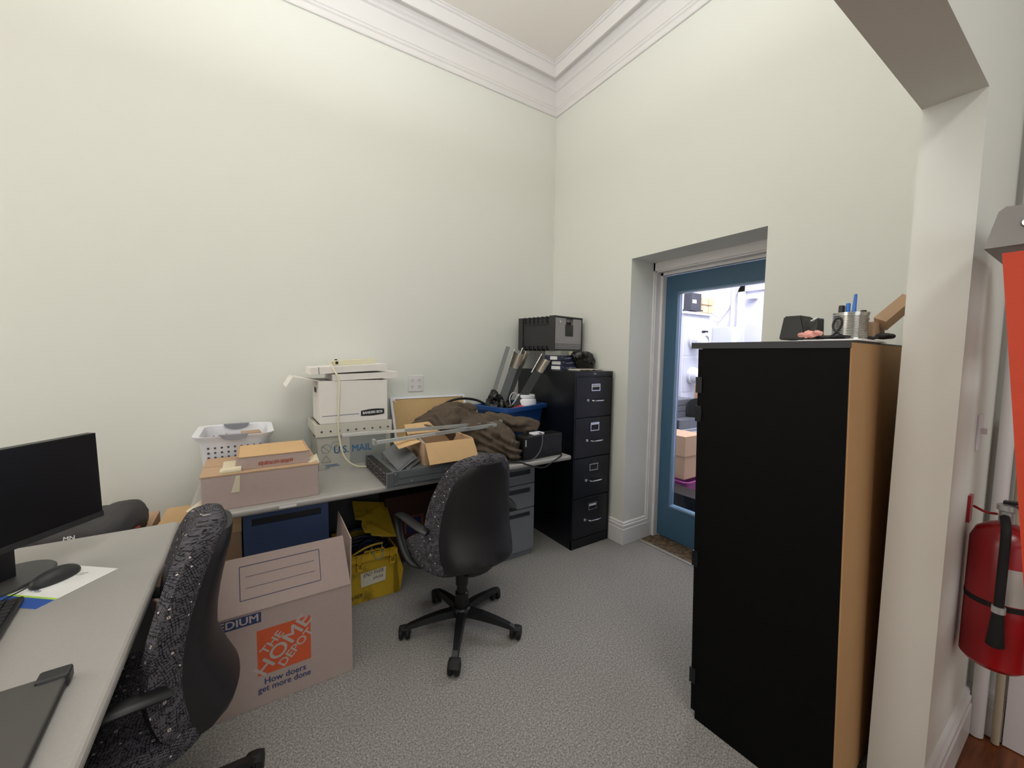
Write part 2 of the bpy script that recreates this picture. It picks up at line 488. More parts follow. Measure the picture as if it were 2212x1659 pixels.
# ------------------------------------------------------------------ room shell
CZ = 3.885
XW, YS = -5.6, -6.2            # far ends of the room and hall behind the camera
Y0, Y1, XJ, HZ = -2.538, -2.669, -0.644, 2.184
RD, RL, RR, RH = 0.345, -0.905, -1.8235, 2.1454
mb = MB(); mb.box((XW, Y1+.03, -.12), (0.168, 0.15, 0)); struct(mb.build('floor', CARPET))
mb = MB(); mb.box((XW, YS, -.12), (0.15, Y1+.03, -.004)); struct(mb.build('floor_hall', HALLWOOD))
mb = MB(); mb.box((0.168, -3.0, -.12), (RD+.02, 0.15, -.003)); struct(mb.build('floor_threshold', THRESH))
mb = MB(); mb.box((RD+.02, -3.0, -.12), (3.0, 0.15, -.006)); struct(mb.build('floor_utility', UTILFLOOR))
mb = MB(); mb.box((XW-.15, YS-.15, CZ), (0.15, 0.15, CZ+.12)); struct(mb.build('ceiling', CEIL))
mb = MB(); mb.box((XW-.15, 0, -.12), (0.36, 0.15, CZ)); struct(mb.build('wall_left', WALL))
# right wall with the deep door recess cut through it
mb = MB()
mb.box((0, RL, 0), (RD, 0, CZ)); mb.box((0, RR, RH), (RD, RL, CZ)); mb.box((0, -3.0, 0), (RD, RR, CZ))
struct(mb.build('wall_right', WALL))
mb = MB(); mb.box((0, YS-.15, -.12), (0.15, -3.0, CZ)); struct(mb.build('wall_hall', WALL))
# partition beside and above the opening the photo is taken through
mb = MB()
mb.box((XJ, Y1, 0), (0, Y0, CZ), bev=0.0); mb.box((XW, Y1, HZ), (XJ, Y0, CZ))
struct(mb.build('wall_front', WALL))
# west wall with a tall window, south wall of the hall with a window
def wall_hole(name, fixed, a0, a1, h0, h1, z0, z1, axis):
    mb = MB()
    def bx(u0, u1, w0, w1):
        if axis == 'x': mb.box((fixed-.15, u0, w0), (fixed, u1, w1))
        else: mb.box((u0, fixed-.15, w0), (u1, fixed, w1))
    bx(a0, h0, -.12, CZ); bx(h1, a1, -.12, CZ); bx(h0, h1, -.12, z0); bx(h0, h1, z1, CZ)
    return struct(mb.build(name, WALL))
wall_hole('wall_west', XW, YS, 0, -2.1, -0.35, 0.9, 3.4, 'x')
wall_hole('wall_back', YS, XW, 0, -4.6, -1.4, 0.8, 3.4, 'y')
def window(name, cx, cy, w, z0, z1, axis):
    e = bpy.data.objects.new(name, None); COL.objects.link(e); e.location = (cx, cy, z0); WM[e] = Matrix.Translation(V((cx,cy,z0)))
    e['kind'] = 'structure'
    def p(u, d, z): return (cx+d, cy+u, z) if axis == 'x' else (cx+u, cy+d, z)
    def b(mb, u0,u1,za,zb,d=.03):
        A, B = p(u0,-d,za), p(u1,d,zb)
        mb.box([min(i,j) for i,j in zip(A,B)], [max(i,j) for i,j in zip(A,B)])
    mb = MB(); h = w/2
    b(mb,-h,-h+.07,z0,z1); b(mb,h-.07,h,z0,z1); b(mb,-h,h,z0,z0+.07); b(mb,-h,h,z1-.07,z1); b(mb,-.03,.03,z0,z1); b(mb,-h,h,(z0+z1)/2-.03,(z0+z1)/2+.03)
    mb.build('window_frame', TRIM, e)
    mb = MB(); b(mb,-h+.02,h-.02,z0+.02,z1-.02,.003); mb.build('window_pane', GLASS, e)
window('window_1', XW-.08, -1.225, 1.75, 0.9, 3.4, 'x')
window('window_2', -3.0, YS-.08, 3.2, 0.8, 3.4, 'y')

# crown moulding: frieze, bead, soffit, fascia swept around the two walls
PROF = [(0,3.546),(.012,3.546),(.016,3.553),(.016,3.583),(.024,3.592),(.024,3.604),(.030,3.61),(.036,3.728),(.050,3.736),(.050,3.748),(.056,3.755),(.066,3.762),(.066,3.776),(.074,3.792),(.118,3.792),(.118,3.776),(.130,3.776),(.136,3.856),(.148,3.860),(.148,3.872),(.158,3.876),(.158,CZ),(0,CZ)]
def crown(name, axis):
    mb = MB(); n = len(PROF)
    if axis == 'L': A = [(XW, -s, z) for s, z in PROF]; B = [(-s, -s, z) for s, z in PROF]
    else: A = [(-s, -s, z) for s, z in PROF]; B = [(-s, Y0, z) for s, z in PROF]
    mb._add(A+B, [(k,(k+1)%n,n+(k+1)%n,n+k) for k in range(n)] + [tuple(range(n)), tuple(range(2*n-1,n-1,-1))])
    return struct(mb.build(name, TRIM))
crown('trim_1', 'L'); crown('trim_2', 'R')
# baseboards
BP = [(0,0),(.022,0),(.022,.118),(.017,.121),(.017,.128),(.019,.131),(.019,.147),(.012,.151),(.012,.156),(.014,.160),(.010,.168),(0,.170)]
def base(name, pts):
    """profile swept along a floor polyline; the moulding stands to the left of the path"""
    mb = MB(); n = len(BP); pts = [V((*p, 0)) for p in pts]; rings = []
    for i, p in enumerate(pts):
        d0 = (pts[i]-pts[i-1]).normalized() if i else (pts[1]-pts[0]).normalized()
        d1 = (pts[i+1]-pts[i]).normalized() if i < len(pts)-1 else d0
        n0, n1 = V((-d0.y,d0.x,0)), V((-d1.y,d1.x,0)); mnrm = (n0+n1); mnrm /= max(0.2, mnrm.dot(n0))
        rings.append([p + mnrm*s + V((0,0,z)) for s, z in BP])
    for a, b in zip(rings, rings[1:]):
        mb._add(a+b, [(k,(k+1)%n,n+(k+1)%n,n+k) for k in range(n)] + [tuple(range(n)), tuple(range(2*n-1,n-1,-1))])
    return struct(mb.build(name, TRIM))
base('baseboard_right', [(0.30, RL), (0, RL), (0, -.02)][::-1] if False else [(0, -.03), (0, RL), (0.285, RL)][::-1])
base('baseboard_left', [(0, 0), (XW, 0)])
base('baseboard_front', [(-XJ*0 - .0, Y1), (XJ, Y1)][::-1] if False else [(XJ, Y1), (-.002, Y1)][::-1])
base('baseboard_hall', [(0, Y1-.02), (0, -2.765)][::-1])
mb = MB(); mb.box((0.150, RR, -.001), (0.176, RL-.022, 0.006)); struct(mb.build('trim_3', mat('aluminium floor strip', 'b7b4ae', 0.4, 0.5)))
# hall door casing and door leaf on the end wall
mb = MB(); mb.box((-.03, -2.86, 0), (0, -2.768, 2.15)); mb.box((-.03, -3.9, 2.06), (0, -2.768, 2.15), bev=.004)
e = mb.build('door_3', TRIM); struct(e)
mb = MB(); mb.box((-.012, -3.8, 0.004), (-.001, -2.86, 2.06)); mb.build('door_leaf', mat('off-white door paint','d2ccc6',.5), e)

# ------------------------------------------------------------------ blue glazed door at the back of the recess
d = bpy.data.objects.new('door_1', None); COL.objects.link(d); d.location = (RD+.03, -1.36, 0); WM[d] = Matrix.Translation(V((RD+.03,-1.36,0))); d['kind'] = 'structure'
mb = MB()
for (a,b) in ((RL-.02, RL+.0), (RR-.05, RR+.035)):
    pass
fx0, fx1 = .262, .36
mb.box((fx0, -.925, 0), (fx1, RL, 2.145)); mb.box((fx0-.012, -.918, 0), (fx0, RL, 2.145))
mb.box((fx1-.045, -.945, 0), (fx1, -.925, 2.08))
mb.box((fx0, RR, 0), (fx1, RR+.02, 2.145))
mb.box((fx0, RR, 2.075), (fx1, RL, 2.145)); mb.box((fx0-.012, RR, 2.085), (fx0, RL, 2.145)); mb.box((fx1-.045, RR+.02, 2.055), (fx1, -.925, 2.075))
mb.build('door_frame', TRIM, d)
DX = .362
yl, yr = -.940, RR+.02
gl, gr, gz0, gz1 = -1.045, -1.70, .262, 1.925
mb = MB()
mb.box((DX, gl, .012), (DX+.045, yl, 2.055)); mb.box((DX, yr, .012), (DX+.045, gr, 2.055))
mb.box((DX, gr, .012), (DX+.045, gl, gz0)); mb.box((DX, gr, gz1), (DX+.045, gl, 2.055))
leaf = mb.build('door_leaf', BLUEDOOR, d)
mb = MB()
for a0,a1,b0,b1 in ((gl-.005,gl,gz0,gz1),(gr,gr+.005,gz0,gz1)): mb.box((DX-.004,a0,b0),(DX+.05,a1,b1))
for b0,b1 in ((gz0,gz0+.012),(gz1-.012,gz1)): mb.box((DX-.006,gr+.005,b0),(DX+.05,gl-.005,b1))
mb.build('glazing_bead', mat('pale blue door bead','6d8aa3',.35), d)
mb = MB(); mb.box((DX+.02, gr+.01, gz0+.01), (DX+.026, gl-.01, gz1-.01)); mb.build('glass_pane', GLASS, d)
mb = MB(); mb.cyl((DX-.05,-1.755,1.0),(DX,-1.755,1.0),.012); mb.lathe([(.0,0),(.026,.004),(.03,.02),(.02,.035)],(DX-.08,-1.755,1.0),ax=(1,0,0)); mb.build('door_knob', CHROME, d, True)

# ------------------------------------------------------------------ wall desk
def drawer_face(parent, x0, x1, y, z0, z1, m, slot=True):
    mb = MB(); h = .034; sx0, sx1 = x0+.035, x1-.035; zt = z1-.026
    if z1-z0 < .1: slot = slot
    mb.box((x0, y, z0), (x1, y+.018, zt-h)); mb.box((x0, y, zt), (x1, y+.018, z1))
    mb.box((x0, y, zt-h), (sx0, y+.018, zt)); mb.box((sx1, y, zt-h), (x1, y+.018, zt))
    o = mb.build('drawer', m, parent)
    mb = MB(); mb.box((sx0, y+.014, zt-h), (sx1, y+.0185, zt)); mb.build('finger_pull', SLOT, o)
    return o
T = .737
dk = thing('office_desk', 'long grey desk along the wall carrying cardboard boxes and a jacket', 'desk', (-1.54,-.45,0))
mb = MB(); mb.box((-2.60,-.846,T-.032),(-.482,-.05,T), bev=.012, seg=3); mb.build('desktop', GREYLAM, dk)
for x0, x1, zs, m in ((-1.060,-.682,((.536,.66),(.362,.529),(.052,.355)),GREYMETAL), (-2.404,-2.03,((.36,.655),(.052,.352)),BLUEREFL)):
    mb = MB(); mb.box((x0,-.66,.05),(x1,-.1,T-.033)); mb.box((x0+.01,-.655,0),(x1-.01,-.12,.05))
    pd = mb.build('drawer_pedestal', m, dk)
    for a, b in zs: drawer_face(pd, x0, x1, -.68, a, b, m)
mb = MB(); mb.box((-2.03,-.14,.22),(-1.06,-.12,T-.033)); mb.build('modesty_panel', mat('dark grey-green panel','3c3f3e',.5), dk)
mb = MB(); mb.box((-2.26,-.8465,.716),(-2.19,-.8455,.727)); mb.build('sticker', PAPER, dk)

# near desk at the left
d2 = thing('office_desk', 'grey desk at the left with monitor, mouse and laptop on it', 'desk', (-3.0,-1.6,0))
mb = MB(); mb.box((-3.42,-2.42,T-.032),(-2.612,-.836,T), bev=.012, seg=3); mb.build('desktop', GREYLAM, d2)
mb = MB(); mb.box((-3.36,-.90,0),(-2.70,-.87,T-.033)); mb.build('end_panel', GREYMETAL, d2)
mb = MB(); mb.box((-3.36,-2.38,0),(-2.70,-2.35,T-.033)); mb.build('end_panel', GREYMETAL, d2)
mb = MB(); mb.box((-3.33,-2.35,.25),(-3.31,-.90,T-.033)); mb.build('modesty_panel', GREYMETAL, d2)

# ------------------------------------------------------------------ boxes on the wall desk
b = thing('cardboard_box', 'long pinkish-brown cardboard box on the desk under a smaller mailer box', 'cardboard box', (-2.31,-.62,T))
X0,X1,YF,YB,ZT = -2.545,-2.088,-.80,-.445,.895
mb = MB(); mb.box((X0,YF,T),(X1,YB,ZT-.006), bev=.003); body = mb.build('carton', CARDP, b)
mb = MB(); mb.box((X0-.004,YF-.001,ZT-.006),(X1+.002,YF+.17,ZT)); mb.build('top_flap', CARD, b)
mb = MB(); mb.box((X0-.004,YF+.176,ZT-.006),(X1+.002,YB,ZT)); mb.build('top_flap', CARD, b)
mb = MB(); mb.box((-2.475,YF+.04,ZT),(-2.425,YB-.1,ZT+.0008)); mb.box((-2.48,YF+.02,ZT+.0008),(-2.42,YF+.09,ZT+.008)); mb.cyl((-2.47,YF+.03,ZT+.006),(-2.40,YF+.03,ZT+.008),.016); mb.build('tape', TAPE, b)
mb = MB(); mb.prism([(-2.42,YF-.001,ZT-.01),(-2.405,YF-.001,ZT-.01),(-2.408,YF-.001,ZT-.085),(-2.44,YF-.001,ZT-.085)],(0,-.0006,0)); mb.build('tape', TAPE, b)
mb = MB(); mb.prism([(X0-.001,YF+.02,.79),(X0-.05,YF-.02,.765),(X0-.03,YF-.03,.75),(X0-.001,YF,.765)],(0,0.001,.002)); mb.build('tape', TAPE, b)
mb = MB(); mb.sheet([(X1-.04,YF+.03,ZT+.002),(X1+.012,YF+.05,ZT-.01),(X1+.008,YF+.12,ZT+.02),(X1-.045,YF+.11,ZT+.002)],.0006); mb.build('tape', TAPE, b)

b = thing('mailer_box', 'flat golden cardboard mailer box lying on the long pinkish-brown carton', 'cardboard box', (-2.27,-.6,ZT))
x0,x1,yf,yb,z1 = -2.417,-2.120,-.755,-.485,.955
mb = MB(); mb.box((x0,yf,ZT),(x1,yb,z1-.003), bev=.002); mb.build('tray', CARDP, b)
mb = MB(); mb.box((x0+.008,yf-.002,z1-.003),(x1-.008,yb,z1)); mb.build('lid', CARD2, b)
for xa in (x0,x1-.007):
    mb = MB(); mb.box((xa,yf,z1-.003),(xa+.007,yb,z1+.001)); mb.build('lid_edge', CARD, b)
mb = MB(); random.seed(3)
x = -2.335
while x < -2.195:
    w = random.choice((.002,.004,.006)); mb.box((x,yf-.001,ZT+.010+random.random()*.006),(x+w,yf-.0002,ZT+.026+random.random()*.005)); x += w+.0025
mb.build('printed_marks', INKRED, b)

# laundry basket
b = thing('plastic_basket', 'white perforated plastic basket with grey grips against the wall', 'basket', (-2.43,-.23,T))
cx, cy = -2.432, -.235
def ring(hx, hy, z, r=.05, n=6, dz=None):
    out = []
    for sx, sy, a0 in ((1,1,0),(-1,1,PI/2),(-1,-1,PI),(1,-1,1.5*PI)):
        for k in range(n+1):
            t = a0 + PI/2*k/n
            p = V((cx+sx*(hx-r)+r*math.cos(t), cy+sy*(hy-r)+r*math.sin(t), z)); 
            if dz: p.z += dz(p)
            out.append(p)
    return out
def dip(p):  # rim rises towards the ends and dips at the middle of the long sides
    return -.0 - .012*max(0,1-abs(p.x-cx)/.09)
prof = [(.125,.15,T),(.13,.155,T+.004),(.150,.178,.955),(.172,.19,.99),(.178,.196,1.000),(.178,.196,1.004),(.150,.182,1.000),(.146,.174,.955),(.126,.151,T+.006)]
mb = MB(); rings = [ring(hx,hy,z) for hx,hy,z in prof]; n = len(rings[0])
mb._add([v for r_ in rings for v in r_], [(i*n+k,i*n+(k+1)%n,(i+1)*n+(k+1)%n,(i+1)*n+k) for i in range(len(rings)-1) for k in range(n)] + [tuple(range(n)), tuple(range(len(rings)*n-1,(len(rings)-1)*n-1,-1))])
tub = mb.build('tub', WHITEPL, b, True)
mb = MB()
for row, z in enumerate((.84,.865,.89,.915,.94)):
    f = (z-T)/(.955-T); hx, hy = .13+.02*f, .155+.023*f
    for k in range(-4,5):
        for sgn in (-1,1):
            xx = cx+k*.028; yy = cy+sgn*(hy+.0002)
            if sgn < 0: mb.cyl((xx,yy+.002,z),(xx,yy-.0009,z),.0055,n=10)
            else: mb.cyl((xx,cy+.151+.023*f-.004,z),(xx,cy+.151+.023*f,z),.0055,n=10)
join(tub, mb.build('perforation', HOLE))
for sgn in (-1,1):
    mb = MB(); poly = []
    for k in range(13):
        t = -1+2*k/12; poly.append((cx+.062*t, cy+sgn*.198, 1.0065-.030*math.sqrt(max(0,1-t*t))))
    mb.prism(poly, (0,-sgn*.028,.0)); mb.build('grip', GREYPL, b)
for lab, (c, rz, rx, ry) in (('small brown carton tipped on edge inside the left of the white basket', ((-2.49,-.26,.845),.5,0,.6)), ('small brown carton lying flat inside the right of the white basket', ((-2.36,-.18,T+.008),.1,0,0))):
    M = Matrix.Translation(V(c)) @ rotm(rx,ry,rz)
    mb = MB(); mb.box((-.045,-.045,0),(.045,.045,.13 if ry else .228), M); o = mb.build('small_carton', CARD, None); solo(o, lab, 'cardboard box', 'cartons in the white basket')

# mail tote
b = thing('mail_tote', 'translucent mail tote with blue lettering standing on the desk', 'tote', (-1.82,-.2,T))
x0,x1,yf,yb = -2.040,-1.612,-.375,-.035; zt = 1.012
mb = MB()
mb.hexa([(x0+.008,yf,T),(x1-.008,yf,T),(x1-.008,yf+.005,T),(x0+.008,yf+.005,T)],[(x0,yf-.002,zt-.07),(x1,yf-.002,zt-.07),(x1,yf+.003,zt-.07),(x0,yf+.003,zt-.07)])
mb.box((x0+.008,yb-.005,T),(x1-.008,yb,zt)); mb.box((x1-.012,yf+.005,T),(x1-.006,yb-.005,zt))
mb.box((x0+.006,yf+.005,T),(x0+.012,yb-.005,.91)); mb.box((x0,yf+.005,.955),(x0+.012,yb-.005,zt)); mb.box((x0+.004,yf+.005,.91),(x0+.012,yf+.12,.955)); mb.box((x0+.004,yb-.12,.91),(x0+.012,yb-.005,.955))
mb.box((x0+.012,yf+.005,T),(x1-.012,yb-.005,T+.005))
mb.build('tote_wall', TOTE, b)
mb = MB(); mb.box((x0-.006,yf-.010,zt-.072),(x1+.006,yf-.003,zt+.002)); mb.box((x0-.010,yf-.003,zt-.06),(x0-.001,yb,zt+.002)); rim_ = mb.build('rim', mat('tote rim','cdc9bd',.45), b)
for k in range(9):
    mb = MB(); mb.cyl((x0+.025+k*.048,yf-.012,zt-.042),(x0+.025+k*.048,yf-.0095,zt-.042),.006,n=10); mb.build('vent_hole', HOLE, b)
decal([(-1.86,yf-.001,T+.02),(-1.65,yf-.001,T+.02),(-1.64,yf-.0025,.925),(-1.86,yf-.0025,.925)], mat('grey sheet seen through the tote','8f918e',.3), b, 'grey_panel', .0004)
text('U.S. MAIL', (-1.842,yf-.0025,.852), (1,0,0),(0,0,1), .060, INKBLUE, b, bold=.0008, xs=.9, lift=.001)
segs = []
for cx_, cz_, tri in ((-1.993,.866,0),(-1.938,.88,0),(-1.993,.80,1)):
    n = 3 if tri else 20; R = .026 if not tri else .028
    pts = [(cx_+R*math.sin(2*PI*k/n), yf-.0022, cz_+R*math.cos(2*PI*k/n)) for k in range(n)]
    segs += [(pts[k], pts[(k+1)%n]) for k in range(n)]
segs += [((-2.012,yf-.0022,.884),(-1.974,yf-.0022,.848)), ((-1.938,yf-.0022,.893),(-1.938,yf-.0022,.867)), ((-1.95,yf-.0022,.88),(-1.926,yf-.0022,.88))]
lines(segs, .0035, INKGREY, b, 'symbol', (0,-1,0), .001)
lines([((-2.0,yf-.002,.768),(-1.93,yf-.002,.768)),((-1.99,yf-.002,.760),(-1.92,yf-.002,.760)),((-2.0,yf-.002,.752),(-1.975,yf-.002,.752))], .0035, INKBLUE, b, 'printed_lines', (0,-1,0), .001)

# bankers box on the tote
b = thing('file_box', 'white file storage box stacked on the mail tote, lid missing', 'file box', (-1.82,-.19,zt))
bz0, bz1 = zt+.001, 1.268
x0,x1,yf,yb = -2.020,-1.627,-.362,-.06
mb = MB(); mb.openbox((x0,yf,bz0),(x1,yb,bz1),.005); mb.build('box_body', WHITECARD, b)
mb = MB(); mb.box((x0-.001,-.24,1.19),(x0+.0005,-.15,1.22)); mb.build('handle_hole', INKBLACK, b)
mb = MB(); mb.sheet([(x0+.004,yf+.01,bz1-.002),(x0+.004,yb-.01,bz1-.002),(x0-.13,yb-.02,1.292),(x0-.13,yf+.02,1.292)],.003); mb.sheet([(x0-.13,yf+.02,1.292),(x0-.13,yb-.02,1.292),(x0-.165,yb-.03,1.235),(x0-.165,yf+.03,1.235)],.003); mb.build('side_flap', WHITECARD, b)
mb = MB(); mb.box((x0+.005,yf+.006,bz1-.03),(x1-.006,yb-.006,bz1-.024)); mb.build('dark_contents', INKBLACK, b)
poly = []
for k in range(17):
    t = k/16; poly.append((-1.789+.142*t, yf-.0004, 1.062-.016+.006*t-.004*math.sin(PI*t)))
for k in range(17):
    t = 1-k/16; poly.append((-1.789+.142*t, yf-.0004, 1.062+.016+.006*t+.006*math.sin(PI*t)))
mb = MB(); mb.prism(poly, (0,-.0006,0)); mb.build('printed_badge', INKBLACK, b)
text('BANKERS BOX', (-1.718,yf-.001,1.0655), (1,0,.04),(0,0,1), .0225, INKWHITE, b, bold=.0007, xs=.82, lift=.0012)
lines([((x0+.012,yf,1.058),(-1.80,yf,1.062))], .004, mat('slate print','7a7f92',.7), b, 'printed_line', (0,-1,0))

# two lids lying on top
Ml = Matrix.Translation(V((-1.745,-.2,1.270))) @ rotm(-.03,-.055,.03)
def lid(M, w, dd, h, lab):
    mb = MB(); t=.004
    mb.box((-w/2,-dd/2,h-t),(w/2,dd/2,h),M); mb.box((-w/2,-dd/2,0),(w/2,-dd/2+t,h-t),M); mb.box((-w/2,dd/2-t,0),(w/2,dd/2,h-t),M); mb.box((-w/2,-dd/2+t,0),(-w/2+t,dd/2-t,h-t),M); mb.box((w/2-t,-dd/2+t,0),(w/2,dd/2-t,h-t),M)
    return solo(mb.build('box_lid', WHITECARD), lab, 'box lid', 'white box lids')
lid(Matrix.Translation(V((-1.75,-.205,1.274))) @ rotm(0,-.03,.0), .392,.32,.038, 'white box lid directly on the open file box, shifted to the right')
b = thing('flat_box', 'flat white closed carton on the box lid, below the cream power strip', 'cardboard box', (-1.845,-.2,1.32))
M = Matrix.Translation(V((-1.844,-.215,1.3175))) @ rotm(0,-.052,.0)
mb = MB(); mb.box((-.218,-.15,0),(.218,.12,.040),M,bev=.001); mb.build('carton', WHITECARD, b)
mb = MB(); mb.box((-.177,-.1506,-.001),(-.174,-.1496,.041),M); mb.build('seam', INKBLACK, b)
# power strip with its cord
b = thing('power_strip', 'cream power strip on top of the stacked white boxes, cord hanging down', 'power strip', (-1.79,-.28,1.36))
M = Matrix.Translation(V((-1.80,-.25,1.3595))) @ rotm(0,-.045,.05)
mb = MB(); mb.box((-.125,-.02,0),(.13,.02,.034),M,bev=.003); mb.build('housing', CREAM, b)
mb = MB(); mb.cyl(M@V((-.108,-.0205,.018)),M@V((-.108,-.023,.018)),.009); mb.cyl(M@V((-.108,0,.034)),M@V((-.108,0,.040)),.008); mb.build('switch', INKBLACK, b)
mb = MB(); mb.tube([M@V((-.12,0,.018)),(-1.94,-.26,1.377),(-1.953,-.33,1.365),(-1.94,-.385,1.33),(-1.914,-.405,1.276),(-1.919,-.41,1.176),(-1.926,-.41,1.075),(-1.928,-.41,.968),(-1.920,-.41,.907),(-1.908,-.42,.827),(-1.869,-.43,.773),(-1.818,-.43,.746),(-1.775,-.435,.744)],.0055,8,2); mb.build('cord', CREAM, b, True)

# cork board leaning on the wall
b = thing('cork_board', 'white-framed cork board leaning against the wall behind the jacket', 'cork board', (-1.22,-.1,T))
th = math.atan2(.16,.375)
M = Matrix.Translation(V((-1.22,-.185,T))) @ rotm(-th,0,-.01)
w, h = .296, .408
mb = MB(); mb.box((-w,-.012,0),(w,.006,.016),M); mb.box((-w,-.012,h-.016),(w,.006,h),M); mb.box((-w,-.012,.016),(-w+.016,.006,h-.016),M); mb.box((w-.016,-.012,.016),(w,.006,h-.016),M)
mb.build('frame', WHITEPL, b)
mb = MB(); mb.box((-w+.016,-.006,.016),(w-.016,.004,h-.016),M); mb.build('cork_panel', CORK, b)
mb = MB(); mb.box((-w+.016,-.0125,h-.028),(-w+.034,-.006,h-.016),M); mb.box((-w+.03,-.0075,h-.034),(-w+.042,-.006,h-.028),M); mb.build('corner_tab', PAPER, b)

# rack server
b = thing('rack_server', 'flat grey rack server lying across the desk under the open box', 'server', (-1.45,-.65,T))
x0,x1,yf,yb,zs = -1.745,-1.12,-.876,-.432,.816
mb = MB(); mb.box((x0,yf+.004,T),(x1,yb,zs),bev=.002); chas = mb.build('chassis', DKSTEEL, b)
mb = MB(); mb.box((x0+.03,yf+.001,T+.042),(x1-.02,yf+.005,zs-.008)); mb.box((x0+.02,yf+.0005,T+.008),(x1-.02,yf+.003,T+.032)); mb.build('side_rail', mat('grey zinc plate','83868b',.4,.6), b)
mb = MB(); mb.box((x0-.028,yf+.012,T+.002),(x0,yb-.012,zs-.004)); bz = mb.build('bezel', PLASTICBLK, b)
for r_ in range(2):
    for k in range(6):
        y = yb-.035-k*.066
        mb = MB(); mb.box((x0-.034,y-.046,T+.010+r_*.034),(x0-.028,y,T+.036+r_*.034)); dc = mb.build('drive_carrier', mat('drive carrier grey','55504f',.5), b)
        mb = MB(); mb.box((x0-.0355,y-.034,T+.018+r_*.034),(x0-.034,y-.012,T+.028+r_*.034)); mb.build('latch', INKBLACK, dc)
mb = MB(); mb.box((x0-.034,yf-.012,T+.001),(x0+.0,yf+.012,zs-.002)); mb.build('rack_ear', DKSTEEL, b)
mb = MB(); mb.box((x0-.034,yb-.012,T+.001),(x0+.0,yb+.014,zs-.002)); mb.build('rack_ear', DKSTEEL, b)
mb = MB()
for (xx,zz) in ((x0+.012,T+.012),(x0+.012,zs-.012),(x0+.1,T+.02),(x0+.3,T+.055)): mb.cyl((xx,yf+.004,zz),(xx,yf-.0015,zz),.0035,n=10)
mb.build('screw', STEEL, b)
# brackets lying on the server
for lab, lo, hi, ba, bb in (('larger dark grey angled bracket lying on the rack server', (-1.716,-.862,zs+.0),(-1.598,-.800,.871),(-1.62,-.575,.912),(-1.726,-.60,zs+.042)),
                            ('smaller dark grey angled bracket beside the open box on the server', (-1.672,-.862,zs+.0),(-1.566,-.775,.846),(-1.585,-.735,.848),(-1.655,-.745,.834))):
    mb = MB(); mb.sheet([lo,hi,ba,bb],.003)
    a, c = V(lo), V(hi); n_ = V((-.25,.1,-.95)).normalized()*.018
    mb.sheet([a+V((0,0,.001)),c,c+V((.006,-.006,-.012)),a+V((.010,-.006,-.0005))],.002)
    if 'larger' in lab:
        mb.cyl((-1.722,-.68,zs+.002),(-1.700,-.78,zs+.014),.002); mb.cyl((-1.723,-.60,.818),(-1.726,-.60,.862),.003); mb.sheet([(-1.60,-.79,.868),(-1.62,-.575,.910),(-1.615,-.575,zs+.002),(-1.598,-.66,zs+.002)],.003)
    o = mb.build('metal_bracket', mat('dark grey moulding','66686c',.42,.2)); solo(o, lab, 'bracket', 'brackets on the server')

# open box on the server
b = thing('cardboard_box', 'open kraft cardboard box with folded flaps sitting on the rack server', 'cardboard box', (-1.4,-.68,zs))
x0,x1,yf,yb,z0,z1 = -1.560,-1.258,-.838,-.55,zs,.940
mb = MB(); mb.openbox((x0,yf,z0),(x1,yb,z1),.004); mb.build('box_body', CARD, b)
mb = MB(); mb.sheet([(x0+.004,yf,z1),(x1,yf,z1),(x1+.006,yf-.060,z1-.104),(x0+.008,yf-.060,z1-.108)],.003); mb.build('front_flap', CARD2, b)
mb = MB(); mb.sheet([(x0,yf+.05,z1),(x0,yb-.09,z1),(x0-.125,yb-.10,z1-.004),(x0-.125,yf+.055,z1-.028)],.003); mb.build('side_flap', CARD2, b)
mb = MB(); mb.sheet([(x0,yb,z1),(x1,yb,z1),(x1-.02,yb+.08,z1+.06),(x0,yb+.06,z1+.05)],.003); mb.build('back_flap', CARD2, b)
mb = MB(); mb.sheet([(x1,yf+.02,z1),(x1+.05,yf+.04,z1-.09),(x1+.05,yb-.02,z1-.09),(x1,yb,z1)],.003); mb.build('side_flap', CARD2, b)
for k in range(3):
    mb = MB(); mb.box((-.006,-.12,0),(.006,.12,.028), Matrix.Translation(V((-1.53+k*.022,-.68,z0+.02+.012*k))) @ rotm(.25,0,.04*k)); o = mb.build('steel_bar', STEEL); solo(o, ('bright steel bar nearest the left side inside the open box on the server','bright steel bar in the middle of three inside the open box on the server','bright steel bar furthest right of three inside the open box on the server')[k], 'metal bar', 'steel bars in the open box')
